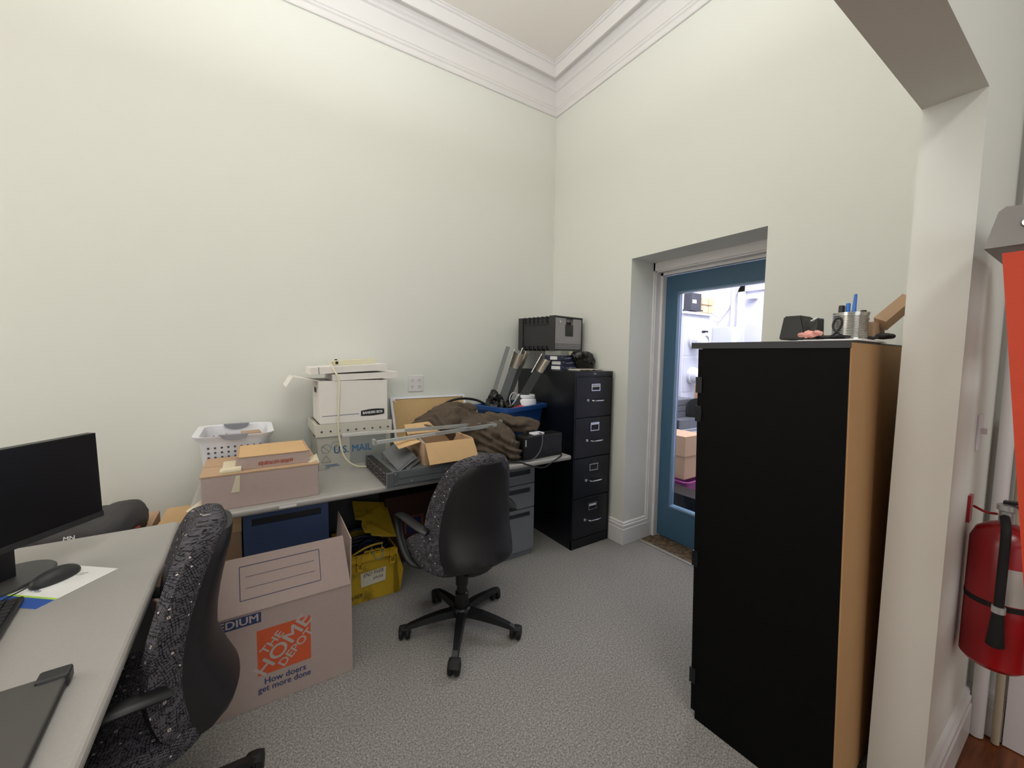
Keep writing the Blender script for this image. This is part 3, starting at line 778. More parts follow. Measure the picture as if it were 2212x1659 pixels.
# drawer slides
for lab, a, c in (('silver drawer slide lying behind, across the open box and jacket', V((-1.938,-.585,.972)), V((-.925,-.62,.963))), ('silver drawer slide lying in front, across the box flaps', V((-1.812,-.75,.945)), V((-1.005,-.68,.965)))):
    mid = (a+c)/2; b = thing('drawer_slide', lab, 'drawer slide', mid, 0, 'silver drawer slides')
    dirv = (c-a).normalized(); side = dirv.cross(V((0,0,1))).normalized(); upn = side.cross(dirv)
    def bar(t0,t1,w,h,o,name,m):
        p, q = a.lerp(c,t0)+upn*o, a.lerp(c,t1)+upn*o
        mb = MB(); mb.hexa([p-side*w,q-side*w,q+side*w,p+side*w],[v+upn*h for v in (p-side*w,q-side*w,q+side*w,p+side*w)]); return mb.build(name,m,b)
    if 'behind' in lab:
        bar(.0,.36,.006,.016,0,'inner_rail',mat('bright zinc','e6e9e8',.3,.5)); bar(.34,.62,.008,.02,-.002,'middle_rail',STEEL); bar(.60,1,.009,.022,-.003,'outer_rail',STEEL)
        bar(.985,1,.012,.036,-.004,'end_bracket',STEEL)
    else:
        bar(.0,.48,.007,.018,0,'inner_rail',mat('bright zinc','e6e9e8',.3,.5)); bar(.45,.75,.009,.02,-.001,'middle_rail',STEEL); bar(.7,1,.009,.02,-.002,'outer_rail',STEEL)
        bar(.0,.012,.022,.03,-.002,'end_bracket',STEEL)

# jacket heap
BIN = Matrix.Translation(V((-.685,-.36,T))) @ rotm(0,0,.30)
mb = MB()
E_ = mb.ell
E_((-1.20,-.46,.90),(.26,.15,.17)); E_((-1.16,-.44,1.035),(.13,.08,.065)); E_((-1.38,-.43,.965),(.16,.11,.06), rotm(0,-.38,0)); E_((-1.29,-.45,1.03),(.17,.09,.05), rotm(0,-.40,0))
E_((-1.08,-.54,.95),(.15,.12,.08)); E_((-1.03,-.62,.90),(.14,.11,.09)); E_((-1.03,-.66,.82),(.13,.11,.08))
mb.tube([(-1.10,-.52,.97),(-1.00,-.61,.945),(-.935,-.70,.875),(-.90,-.745,.80),(-.905,-.765,T+.016)], lambda t: (.080-.012*t,.055-.01*t), 14, 1)
mb.tube([(-1.03,-.52,.975),(-.93,-.56,.975),(-.83,-.61,.96),(-.74,-.66,.945),(-.675,-.69,.925)], lambda t: (.058-.004*t,.050+.006*t), 14, 1)
E_((-1.02,-.60,.80),(.14,.12,.064))
o = blob('work_jacket', mb, JACKET, None, .0075, (), 4)
def fold(p):
    w1 = noise.noise(p*5.0+V((1,2,3))); w2 = noise.noise(p*11.0+V((7,1,4)))
    a = math.sin(p.x*21+p.z*36+p.y*10+w1*6.0); b2 = math.sin(p.x*58-p.z*40+p.y*50+w2*5.0+w1*4)
    return .022*(1-a*a) + .006*(1-b2*b2) + .026*w1 - .016
nn_ = [v.normal.copy() for v in o.data.vertices]
for v, n_ in zip(o.data.vertices, nn_): v.co = v.co + n_*fold(v.co)
push_out(o, [(BIN,(-.245,-.18,-.01),(.245,.18,.33),('-y',)), (Matrix.Identity(4),(-1.570,-.87,.70),(-1.250,-.542,.958),('+y','+x','+z')), (Matrix.Identity(4),(-1.80,-.90,.70),(-1.115,-.425,.818),('+z',)), (Matrix.Translation(V((-.866,-.808,T))) @ rotm(0,0,.07),(-.006,-.01,-.01),(.36,.12,.176),('-x','+z','+y'))])
for v in o.data.vertices: v.co.z = max(v.co.z, T+.001); v.co.y = min(v.co.y, -.30)
solo(o, 'crumpled brown canvas jacket heaped on the desk in front of the blue bin', 'jacket')
mb = MB(); mb.tube([(-1.36,-.36,1.0),(-1.29,-.345,1.045),(-1.21,-.335,1.095),(-1.13,-.33,1.117),(-1.047,-.33,1.117),(-.96,-.33,1.10),(-.90,-.34,1.068)],.009,10,2); solo(mb.build('black_cable', PLASTICBLK, None, True), 'thick black cable arching over the jacket into the blue bin', 'cable')

# blue bin and its contents
b = thing('recycling_bin', 'blue plastic recycling bin on the desk beside the black filing cabinet', 'bin', (-.685,-.36,T), .30)
hx,hy,hh = .235,.17,.322
def rr(hx,hy,z,r=.03,n=4):
    out=[]
    for sx,sy,a0 in ((1,1,0),(-1,1,PI/2),(-1,-1,PI),(1,-1,1.5*PI)):
        for k in range(n+1):
            t=a0+PI/2*k/n; out.append(BIN @ V((sx*(hx-r)+r*math.cos(t), sy*(hy-r)+r*math.sin(t), z)))
    return out
prof=[(hx-.05,hy-.05,0),(hx-.045,hy-.045,.004),(hx-.015,hy-.015,hh-.06),(hx-.012,hy-.012,hh-.03),(hx+.012,hy+.012,hh-.03),(hx+.014,hy+.014,hh),(hx-.014,hy-.014,hh),(hx-.02,hy-.02,hh-.04),(hx-.05,hy-.05,.008)]
mb=MB(); rings=[rr(*p) for p in prof]; n=len(rings[0])
mb._add([v for r_ in rings for v in r_],[(i*n+k,i*n+(k+1)%n,(i+1)*n+(k+1)%n,(i+1)*n+k) for i in range(len(rings)-1) for k in range(n)]+[tuple(range(n)),tuple(range(len(rings)*n-1,(len(rings)-1)*n-1,-1))])
mb.build('tub', BLUEBIN, b, True)
mb=MB()
for k in (-.13,0,.13): mb.hexa([BIN@V((k-.03,-hy+.046,.01)),BIN@V((k+.03,-hy+.046,.01)),BIN@V((k+.03,-hy+.06,.01)),BIN@V((k-.03,-hy+.06,.01))],[BIN@V((k-.03,-hy+.012,hh-.035)),BIN@V((k+.03,-hy+.012,hh-.035)),BIN@V((k+.03,-hy+.02,hh-.035)),BIN@V((k-.03,-hy+.02,hh-.035))])
mb.build('rib', BLUEBIN, b)
# white jar
c = BIN @ V((.12,-.055,.15))
mb = MB(); mb.lathe([(.02,0),(.078,.004),(.082,.02),(.082,.19),(.078,.205),(.068,.212),(.066,.216),(.072,.218),(.072,.238),(.066,.242),(.060,.242),(.056,.236),(.055,.215),(.070,.19),(.072,.03),(.01,.02)],c,32); solo(mb.build('plastic_jar', WHITEPL, None, True), 'white wide-mouth plastic jar without a lid in the blue bin', 'jar')
M = BIN @ Matrix.Translation(V((-.06,-.10,.27))) @ rotm(.15,-.12,.1)
mb = MB(); mb.box((-.10,-.03,0),(.10,.03,.035),M,bev=.006); mb.box((-.09,-.031,.014),(.09,-.03,.018),M); solo(mb.build('red_case', REDPL), 'red plastic case just above the rim of the blue bin', 'case')
# black crumpled bag in the bin
mb = MB(); mb.ell(BIN@V((-.10,.06,.31)),(.085,.07,.085)); mb.ell(BIN@V((-.13,.06,.38)),(.03,.05,.05)); mb.ell(BIN@V((-.03,.03,.29)),(.08,.06,.05)); o = blob('plastic_bag', mb, BAGBLACK, None, .009, ((.06,.03),(.025,.012)), 2); solo(o, 'crumpled black plastic bag in the left of the blue bin', 'bag')
mb = MB(); c0 = BIN@V((-.005,-.02,.30)); mb.tube([c0+V((0,0,0)),c0+V((-.03,-.01,.04)),c0+V((-.035,-.02,.09)),c0+V((0,-.02,.12)),c0+V((.035,-.02,.09)),c0+V((.015,-.01,.04)),c0+V((-.02,0,.0)),c0+V((-.07,.01,.03))],.0035,8,2); solo(mb.build('grey_cable', WIRE, None, True), 'pale cable loop sticking up from the blue bin', 'cable')
# long supports leaning out of the bin
def arm(lab, a, c, w, m, steel=True, kind='support_arm', tip=.12):
    a, c = V(a), V(c); dv = (c-a).normalized(); sd = dv.cross(V((-.45,-.85,.25))).normalized(); nn = sd.cross(dv)
    b = thing(kind, lab, 'bracket', a, 0, 'metal supports leaning in the blue bin')
    L = (c-a).length
    mb = MB(); s0, e0 = a, a+dv*(L-(tip if steel else 0)); pts = []
    mb.hexa([s0-sd*w-nn*.006,s0+sd*w-nn*.006,s0+sd*w+nn*.006,s0-sd*w+nn*.006],[e0-sd*w-nn*.006,e0+sd*w-nn*.006,e0+sd*w+nn*.006,e0-sd*w+nn*.006]); mb.build('long_plate', m, b)
    if steel:
        e1 = a+dv*L
        mb = MB(); K=6
        for k in range(K):
            t0,t1 = -1+2*k/K, -1+2*(k+1)/K; f=lambda t: .02*t*t
            p=[e0+sd*w*t0*1.15+nn*f(t0),e0+sd*w*t1*1.15+nn*f(t1),e1+sd*w*t1*1.35+nn*(f(t1)*1.6),e1+sd*w*t0*1.35+nn*(f(t0)*1.6)]
            mb.hexa(p,[q+nn*.003 for q in p])
        mb.build('curved_plate', mat('satin nickel plate','837c72',.38,.8), b)
        mb = MB(); mb.cyl(e0-sd*w*1.2-dv*.03-nn*.008, e1-sd*w*1.3+dv*.025-nn*.008, .006); mb.build('pin', CHROME, b, True)
        mb = MB(); mb.cyl(e0+sd*w*.2-dv*.08-nn*.018, e1+sd*w*.2+dv*.01-nn*.018, .004); mb.build('pin', CHROME, b, True)
arm('long flat grey blade leaning furthest left in the blue bin', (-.885,-.33,.96),(-.695,-.33,1.497),.016,mat('mid grey plate','6e7070',.45), False)
arm('leftmost of the nickel-tipped support arms leaning in the blue bin', (-.815,-.36,.96),(-.615,-.355,1.445),.030,mat('slate grey plate','4b4d4f',.45), True)
arm('middle nickel-tipped support arm leaning in the blue bin', (-.745,-.33,.96),(-.535,-.33,1.46),.022,PLASTICBLK, True)
arm('rightmost and widest nickel-tipped support arm leaning toward the filing cabinet', (-.70,-.40,.97),(-.400,-.415,1.405),.032,PLASTICBLK, True, tip=.12)

# battery backup unit
b = thing('battery_backup', 'black box-shaped battery backup unit at the right end of the desk', 'battery backup', (-.69,-.75,T))
UM = Matrix.Translation(V((-.866,-.808,T))) @ rotm(0,0,.07)
mb = MB(); mb.box((0,0,0),(.345,.11,.157),UM,bev=.006); mb.build('casing', PLASTICBLK, b)
mb = MB(); mb.box((.17,-.0008,.055),(.21,0,.09),UM); mb.build('rating_label', mat('dim olive label','23241c',.5), b)
mb = MB(); mb.box((.012,-.0008,.095),(.019,0,.14),UM); mb.build('indicator', INKWHITE, b)
ub = b
b = thing('power_adapter', 'white adapter with a grey cord lying on the black battery backup unit', 'adapter', UM@V((.145,.045,.158)))
mb = MB(); mb.box((.10,.015,.158),(.19,.075,.172),UM,bev=.004); mb.build('adapter_body', WHITEPL, b)
mb = MB(); mb.tube([UM@V((.14,.06,.162)),UM@V((.15,.0,.176)),UM@V((.152,-.012,.15)),UM@V((.146,-.015,.10)),UM@V((.12,-.02,.05)),UM@V((.07,-.02,.008)),UM@V((-.0,-.018,.006)),UM@V((-.06,.0,.006))],.004,8,2); mb.build('cord', mat('grey cord','4d4d4f',.5), b, True)
mb = MB(); mb.tube([(-.98,-.80,T+.006),(-.91,-.835,T+.006),(-.87,-.852,.728),(-.82,-.853,.708),(-.771,-.853,.693),(-.735,-.853,.688),(-.705,-.853,.695),(-.62,-.853,.735),(-.57,-.84,T+.008),(-.53,-.78,T+.007)],.0045,8,2); mb.build('power_cord', PLASTICBLK, ub, True)

# ------------------------------------------------------------------ filing cabinet
b = thing('filing_cabinet', 'black four-drawer steel filing cabinet in the room corner', 'filing cabinet', (-.224,-.42,0))
x0,x1,yf,yb,H = -.414,-.033,-.786,-.06,1.321
mb = MB(); mb.box((x0,yf+.016,0),(x1,yb,H-.03)); mb.box((x0-.001,yf-.002,H-.035),(x1+.001,yb,H),bev=.003); mb.box((x0,yf+.002,0),(x1,yf+.016,.07)); mb.box((x0,yf,0),(x0+.008,yf+.02,H-.03)); mb.box((x1-.012,yf,0),(x1,yf+.02,H-.03))
mb.build('cabinet_body', BLACKMETAL, b)
mb = MB(); mb.box((-.235,yf-.003,H-.02),(-.21,yf-.0021,H-.014)); mb.build('name_plate', STEEL, b)
dz = [(.985,1.278),(.684,.979),(.382,.678),(.076,.376)]
for i,(a,c) in enumerate(dz):
    mb = MB(); mb.box((x0+.011,yf,a),(x1-.014,yf+.016,c),bev=.003); dr = mb.build('drawer', NAVYMETAL, b)
    xc = (x0+x1)/2+.012; zc = c-.075
    mb = MB()
    for (p,q,r_,s_) in ((-.044,.044,.020,.026),(-.044,.044,-.026,-.020),(-.044,-.037,-.020,.020),(.037,.044,-.020,.020)): mb.box((xc+p,yf-.006,zc+r_),(xc+q,yf,zc+s_))
    if i==1: mb.box((xc-.044,yf-.007,zc+.026),(xc+.044,yf,zc+.038))
    mb.build('label_holder', CHROME, dr)
    mb = MB(); mb.box((xc-.037,yf-.002,zc+(.003 if i in (0,3) else -.001)),(xc+.037,yf-.0002,zc+(.016 if i==0 else .001 if i!=3 else .018)));  mb.build('label_card', PAPER if i in (0,3) else NAVYMETAL, dr)
    zh = c-.168
    mb = MB(); mb.tube([(xc-.05,yf,zh),(xc-.05,yf-.028,zh-.002),(xc-.04,yf-.034,zh-.003),(xc+.05,yf-.034,zh-.003),(xc+.06,yf-.028,zh-.002),(xc+.06,yf,zh)],lambda t:(.007,.006),8,1); mb.build('handle', CHROME, dr, True)
    mb = MB(); mb.box((xc-.085,yf-.010,zh-.008),(xc-.068,yf,zh+.008),bev=.002); mb.build('thumb_latch', STEEL, dr)
# boxes on the cabinet
Mt = Matrix.Translation(V((-.350,-.555,H+.001))) @ rotm(0,0,.20)
for k,(dx_,dl) in enumerate(((0,0),(.004,.01),(-.016,.03))):
    b = thing('thin_navy_box', ('flat navy carton at the bottom of the stack on the filing cabinet','flat navy carton in the middle of the stack on the filing cabinet','flat navy carton at the top of the stack of three on the filing cabinet')[k], 'box', Mt@V((.12,.08,.038*k)), 0, 'flat navy cartons on the filing cabinet')
    mb = MB(); mb.box((dx_,0,.0375*k),(.235+dx_+dl,.16,.0375*k+.036),Mt,bev=.001); mb.build('carton', mat('navy carton','252b47',.5), b)
    mb = MB(); mb.box((dx_-.0006,.012 if k<2 else .03,.0375*k+.005),(dx_,.10,.0375*k+.031),Mt); mb.build('white_label', PAPER, b)
    text('-- 16 -----', Mt@V((.13+dx_,-.0006,.0375*k+.018)), Mt.to_3x3()@V((1,0,0)), (0,0,1), .02, mat('pale carton print','9aa3c0',.6), b, 'printed_text') if False else lines([(Mt@V((.05+dx_,0,.0375*k+.016)),Mt@V((.12+dx_,0,.0375*k+.016))),(Mt@V((.10+dx_,0,.0375*k+.020)),Mt@V((.19+dx_,0,.0375*k+.020))),(Mt@V((.01+dx_,0,.0375*k+.024)),Mt@V((.03+dx_,0,.0375*k+.024)))], .004, mat('pale carton print','9aa3c0',.6), b, 'printed_marks', Mt.to_3x3()@V((0,-1,0)))
b = thing('clear_case', 'shallow clear plastic case on top of the flat navy cartons', 'case', Mt@V((.1,.08,.113)))
mb = MB(); mb.box((-.012,.0,.1135),(.21,.155,.150),Mt,bev=.003); mb.build('case_shell', m_clearplastic('smoky clear plastic','a7aba5'), b)
mb = MB(); mb.box((.09,-.0012,.118),(.20,0,.146),Mt); mb.build('paper_insert', mat('yellowed paper','cfc9b0',.8), b)
mb = MB(); mb.ell((-.105,-.50,H+.085),(.09,.10,.082)); mb.ell((-.16,-.52,H+.11),(.07,.09,.045)); mb.ell((-.09,-.54,H+.06),(.075,.08,.05)); o = blob('trash_bag', mb, BAGBLACK, None, .009, ((.07,.03),(.03,.012)), 2)
for v in o.data.vertices: v.co.z = min(max(v.co.z, H+.0165), 1.47); v.co.x = min(v.co.x,-.012)
solo(o, 'shiny black plastic bag stuffed beside the flat navy cartons', 'bag')
mb = MB()
for k in range(10):
    x_ = -.27+.025*k; z_ = H+.001+.006*math.sin(k*1.3)**2; zz = H+.001+.006*math.sin((k+1)*1.3)**2
    mb.hexa([(x_,-.67,z_),(x_+.025,-.67,zz),(x_+.025,-.42,zz),(x_,-.42,z_)],[(x_,-.67,z_+.006),(x_+.025,-.67,zz+.006),(x_+.025,-.42,zz+.006),(x_,-.42,z_+.006)])
solo(mb.build('white_cloth', mat('off-white cloth','cbc4b8',.9)), 'off-white folded cloth under the black plastic bag', 'cloth')

# desktop file drawer on the stack
FM = Matrix.Translation(V((-.385,-.505,1.4735))) @ rotm(0,0,.172)
b = thing('desktop_file_drawer', 'charcoal desktop file drawer with light grey front, on the filing cabinet', 'file drawer', FM@V((.17,.2,0)), .172)
w, dd, h = .350,.40,.270
mb = MB()
mb.box((.012,.05,.012),(w-.012,dd,h-.02),FM); mb.box((0,0,0),(w,.055,.012),FM); mb.box((0,0,h-.012),(w,.055,h),FM); mb.box((0,0,.012),(.010,.055,h-.012),FM); mb.box((w-.010,0,.012),(w,.055,h-.012),FM); mb.box((0,dd-.05,0),(w,dd,h-.004),FM)
mb.box((.004,.055,.035),(.012,dd-.05,.04),FM); mb.box((.004,.055,h-.065),(.012,dd-.05,h-.06),FM)
mb.build('housing', PLASTICDK, b)
mb = MB()
for k in range(6):
    y = .085+k*.048
    mb.hexa([FM@V(p) for p in ((0,y,h-.055),(w,y,h-.055),(w,y+.006,h-.055),(0,y+.006,h-.055))],[FM@V(p) for p in ((0,y+.004,h-.002),(w,y+.004,h-.002),(w,y+.008,h-.002),(0,y+.008,h-.002))]); mb.box((0,y,.0),(w,y+.008,.035),FM)
mb.build('rib', PLASTICDK, b)
GF = mat('light grey drawer front','9b979a',.5)
mb = MB(); mb.box((.011,.003,.013),(.14,.04,h-.014),FM); mb.box((.235,.003,.013),(w-.011,.04,h-.014),FM); mb.box((.14,.003,.013),(.235,.04,h-.065),FM); mb.box((.14,.03,h-.065),(.235,.04,h-.014),FM); fr = mb.build('drawer_front', GF, b)
mb = MB(); mb.box((.132,.0012,h-.155),(.23,.003,h-.065),FM); mb.box((.140,.0295,h-.065),(.235,.030,h-.04),FM); mb.build('handle_recess', PLASTICDK, fr)
mb = MB()
for z in (.022,.036,.050): mb.box((.011,.0018,z),(w-.011,.003,z+.003),FM)
mb.build('groove', PLASTICDK, fr)
mb = MB(); mb.cyl(FM@V((.063,.003,h-.045)),FM@V((.063,-.003,h-.045)),.011); mb.build('lock', CHROME, fr, True)
# four-gang outlet on the wall
b = thing('wall_outlet', 'white double electrical outlet plate on the wall above the cork board', 'outlet', (-1.311,0,1.21))
mb = MB(); mb.box((-1.370,-.007,1.150),(-1.252,0,1.272),bev=.003); mb.build('cover_plate', TRIM, b)
for sx in (-.027,.027):
    for sz in (-.024,.024):
        mb = MB(); mb.cyl((-1.311+sx,-.006,1.211+sz),(-1.311+sx,-.009,1.211+sz),.0165,n=20); r_ = mb.build('receptacle', TRIM, b, True)
        mb = MB(); mb.box((-1.311+sx-.008,-.0096,1.211+sz-.002),(-1.311+sx-.0055,-.0089,1.211+sz+.008)); mb.box((-1.311+sx+.0055,-.0096,1.211+sz-.002),(-1.311+sx+.008,-.0089,1.211+sz+.008)); mb.cyl((-1.311+sx,-.0096,1.211+sz-.009),(-1.311+sx,-.0089,1.211+sz-.009),.003,n=8); mb.build('slot', INKBLACK, r_)

# ------------------------------------------------------------------ floor boxes under the desk
b = thing('moving_box', 'open moving box with orange logo standing on the carpet by the desk', 'moving box', (-2.28,-.92,0))
x0,x1,yf,yb,H = -2.562,-2.003,-1.103,-.725,.408
mb = MB(); mb.openbox((x0,yf,.001),(x1,yb,H),.005); body = mb.build('box_body', CARDHD, b)
mb = MB(); mb.sheet([(x0+.004,yf,H+.001),(x1-.004,yf,H+.001),(x1-.022,yf+.060,.612),(x0+.02,yf+.060,.612)],.004); fl = mb.build('front_flap', CARDHD, b)
mb = MB(); mb.sheet([(x1-.004,yf+.002,H+.001),(x1-.004,yb-.002,H+.001),(x1+.010,yb-.012,.612),(x1+.002,yf+.010,.612)],.004); mb.build('side_flap', CARDHD, b)
mb = MB(); mb.sheet([(x0,yb-.002,H+.001),(x0,yf+.002,H+.001),(x0-.1,yf+.012,.55),(x0-.1,yb-.012,.55)],.004); mb.build('side_flap', CARDHD, b)
YF = (0,-1,0)
decal([(-2.362,yf,.131),(-2.170,yf,.131),(-2.170,yf,.322),(-2.362,yf,.322)], INKORANGE, b, 'printed_logo', .0004)
diag = V((1,0,1)).normalized(); dup_ = V((-1,0,1)).normalized(); cc = V((-2.266,yf,.2265))
text('HOME', cc + dup_*.004, diag, dup_, .078, INKCARD, b, 'logo_lettering', xs=1.18, bold=.0016, lift=.0012)
text('THE', cc + dup_*.052 + diag*(-.010), diag, dup_, .044, INKCARD, b, 'logo_lettering', xs=1.2, bold=.0012, lift=.0012)
text('DEPOT', cc + dup_*(-.046) + diag*.012, diag, dup_, .046, INKCARD, b, 'logo_lettering', xs=1.12, bold=.0012, lift=.0012)
decal([(-2.52,yf,.357),(-2.345,yf,.357),(-2.345,yf,.399),(-2.52,yf,.399)], INKNAVY, b, 'size_band', .0004)
text('MEDIUM', (-2.437,yf,.378), (1,0,0),(0,0,1), .043, INKCARD, b, 'size_lettering', xs=1.05, bold=.001, lift=.0012)
text('How doers', (-2.266,yf,.100), (1,0,0),(0,0,1), .036, INKNAVY, b, 'slogan_lettering', xs=.92, bold=.0006, lift=.0008)
text('get more done', (-2.268,yf,.070), (1,0,0),(0,0,1), .036, INKNAVY, b, 'slogan_lettering', xs=.88, bold=.0006, lift=.0008)
def fp(x, z): return (x, yf+.060*(z-H)/(.612-H)-.0042, z)
segs = [(fp(-2.412,.580),fp(-2.126,.580)),(fp(-2.126,.580),fp(-2.124,.458)),(fp(-2.124,.458),fp(-2.412,.458)),(fp(-2.412,.458),fp(-2.412,.580))]
lines(segs,.0025,INKNAVY,b,'printed_frame',YF,.0008)
lines([(fp(-2.393,.540),fp(-2.146,.540)),(fp(-2.393,.499),fp(-2.144,.499))],.0015,INKNAVY,b,'printed_line',YF,.0008)

b = thing('tool_crate', 'scuffed yellow plastic crate with hinged lid under the desk', 'crate', (-1.78,-.45,0))
x0,x1,yf,yb,H = -1.96,-1.612,-.622,-.25,.288
mb = MB()
prof=[(.0,.0),(0.012,.0),(.012,.24)]
mb.hexa([(x0+.02,yf+.006,0.001),(x1-.02,yf+.006,.001),(x1-.02,yf+.012,.001),(x0+.02,yf+.012,.001)],[(x0,yf,H),(x1-.05,yf,H),(x1-.05,yf+.006,H),(x0,yf+.006,H)])
mb.prism([(x1-.02,yf+.006,.001),(x1,yf+.003,.14),(x1-.05,yf,H),(x1-.06,yf,H),(x1-.06,yf+.006,.001)],(0,.006,0))
mb.hexa([(x1-.02,yf+.01,.001),(x1-.02,yb,.001),(x1-.026,yb,.001),(x1-.026,yf+.01,.001)],[(x1,yf+.008,.14),(x1,yb,.14),(x1-.006,yb,.14),(x1-.006,yf+.008,.14)])
mb.hexa([(x1,yf+.008,.14),(x1,yb,.14),(x1-.006,yb,.14),(x1-.006,yf+.008,.14)],[(x1-.045,yf+.004,H),(x1-.045,yb,H),(x1-.051,yb,H),(x1-.051,yf+.004,H)])
mb.box((x0,yb-.006,.001),(x1-.02,yb,H)); mb.box((x0,yf+.012,.001),(x0+.006,yb-.006,H)); mb.box((x0+.01,yf+.012,.001),(x1-.03,yb-.01,.008))
mb.build('crate_body', YELLOW, b)
mb = MB(); mb.box((x0,yf-.012,H-.04),(x1-.04,yf,H-.006)); 
for xx in (-1.885,-1.70):
    mb.box((xx,yf-.020,H-.088),(xx+.032,yf-.004,H-.076)); mb.box((xx,yf-.020,H-.076),(xx+.006,yf-.004,H)); mb.box((xx+.026,yf-.020,H-.076),(xx+.032,yf-.004,H)); mb.box((xx,yf-.020,H-.046),(xx+.032,yf-.004,H-.040)); mb.box((xx,yf-.02,H-.004),(xx+.032,yf-.004,H+.004))
for xx in (-1.845,-1.815,-1.785,-1.755,-1.73): mb.box((xx,yf-.012,H-.006),(xx+.005,yf,H+.018))
mb.box((-1.845,yf-.012,H+.012),(-1.725,yf,H+.018))
mb.build('rim', YELLOWC, b)
# half lid folded up toward the back
mb = MB(); nt = [(-1.80,-.47,.345),(-1.76,-.475,.335),(-1.765,-.475,.322),(-1.70,-.49,.305),(-1.62,-.505,.292),(-1.615,-.27,.42),(-1.83,-.27,.47),(-1.84,-.40,.41),(-1.80,-.41,.402),(-1.81,-.44,.372)]
mb.prism(nt,(0.0,.01,.012)); mb.build('lid', YELLOW, b)
mb = MB(); mb.tube([(-1.90,-.575,.270),(-1.84,-.59,.305),(-1.78,-.58,.312),(-1.72,-.56,.300)],.006,8,2); mb.build('rope_handle', YELLOWC, b, True)
decal([(-1.860,yf-.0005,.096),(-1.722,yf-.0005,.104),(-1.717,yf-.0005,.184),(-1.862,yf-.0005,.178)], mat('aged white paper','c4bca9',.9), b, 'paper_note', .002)
text('END FIVER', (-1.79,yf-.0005,.164), (1,0,.06),(0,0,1), .032, INKBLACK, b, 'handwriting', xs=.75, shear=.3, lift=.003)
text('shots', (-1.765,yf-.0005,.136), (1,0,.08),(0,0,1), .030, INKBLACK, b, 'handwriting', xs=.9, shear=.3, lift=.003)
text('SAWZALL'[:4], (-1.89,yf+.003,.045), (1,0,.12),(0,0,1), .034, INKBLACK, b, 'handwriting', xs=.8, shear=.2, lift=.004) if False else text('RIVER', (-1.885,yf+.003,.045), (1,0,.12),(0,0,1), .032, INKBLACK, b, 'handwriting', xs=.8, shear=.2, lift=.004)
# coiled cables in the crate
mb = MB(); rnd = random.Random(5)
for k in range(9):
    cx_, cy_ = -1.87+rnd.random()*.13, -.52+rnd.random()*.16; R = .05+rnd.random()*.05; tz = rnd.random()*.5
    pts = [(cx_+R*math.cos(t), cy_+.7*R*math.sin(t), .20+.012*k+.05*math.sin(t+tz)*tz) for t in [2*PI*j/14 for j in range(14)]]
    mb.tube(pts,.008,6,0,True)
mb.box((-1.94,-.60,.01),(-1.66,-.27,.215))
o = mb.build('cable_coil', BROWNCOIL, None, True); solo(o, 'tangle of dark navy cable filling the yellow crate', 'cable')
mb = MB(); mb.tube([(-1.79,-.585,.30),(-1.795,-.645,.29),(-1.78,-.652,.255),(-1.755,-.652,.252),(-1.735,-.648,.28),(-1.735,-.60,.31)],.003,6,2); solo(mb.build('grey_cable', mat('pale green-grey cable','75837c',.5), None, True), 'thin grey-green cable end looping over the crate rim', 'cable')
b = thing('storage_carton', 'dark maroon carton with a blue label under the desk behind the crate', 'carton', (-1.42,-.3,0))
mb = MB(); mb.box((-1.63,-.30,.001),(-1.20,-.15,.47)); mb.build('carton', MAROON, b)
mb = MB(); mb.box((-1.50,-.3009,.20),(-1.365,-.3,.318)); mb.build('label_border', mat('orange-brown carton print','7a4426',.8), b)
mb = MB(); mb.box((-1.488,-.3014,.20),(-1.383,-.3009,.306)); mb.build('blue_label', mat('deep blue carton print','1d2a5c',.8), b)

# cartons in the gap between the two desks
b = thing('cardboard_box', 'tall kraft carton on the floor in the gap between the two desks', 'cardboard box', (-2.58,-.4,0))
mb = MB(); mb.box((-2.74,-.62,.001),(-2.412,-.22,.60),bev=.003); mb.build('carton', CARD, b)
mb = MB(); mb.box((-2.745,-.624,.56),(-2.411,-.42,.604)); mb.box((-2.742,-.42,.598),(-2.411,-.216,.604)); mb.build('lid_flap', CARD2, b)
b = thing('cardboard_box', 'kraft carton behind the near desk holding up the black bag', 'cardboard box', (-3.05,-.45,0))
mb = MB(); mb.box((-3.32,-.68,.001),(-2.77,-.22,.60),bev=.003); mb.build('carton', CARD, b)
mb = MB(); mb.box((-3.32,-.455,.60),(-2.77,-.445,.601)); mb.build('tape', TAPE, b)
b = thing('laptop_bag', 'dark grey nylon bag lying behind the near desk, against the wall', 'bag', (-3.02,-.48,.601))
mb = MB(); mb.box((-3.30,-.66,.602),(-2.83,-.30,.70),bev=.04,seg=3); mb.ell((-2.86,-.48,.69),(.075,.16,.05)); mb.ell((-2.81,-.50,.66),(.035,.13,.04))
bagm = blob('bag_body', mb, BAGCLOTH, b, .014, ((.12,.02),(.05,.006)), 3)
mb = MB(); mb.box((-2.805,-.62,.605),(-2.785,-.42,.645),bev=.006); mb.build('strap', mat('black strap webbing','1b1a1b',.8), b)
mb = MB(); mb.box((-2.797,-.60,.645),(-2.786,-.53,.657)); mb.build('red_tab', mat('red tab','a5423a',.7), b)
text('MN', (-2.975,-.664,.680), (1,0,.0),(0,.35,.9), .022, INKWHITE, b, 'logo_lettering', bold=.0006, lift=.016)

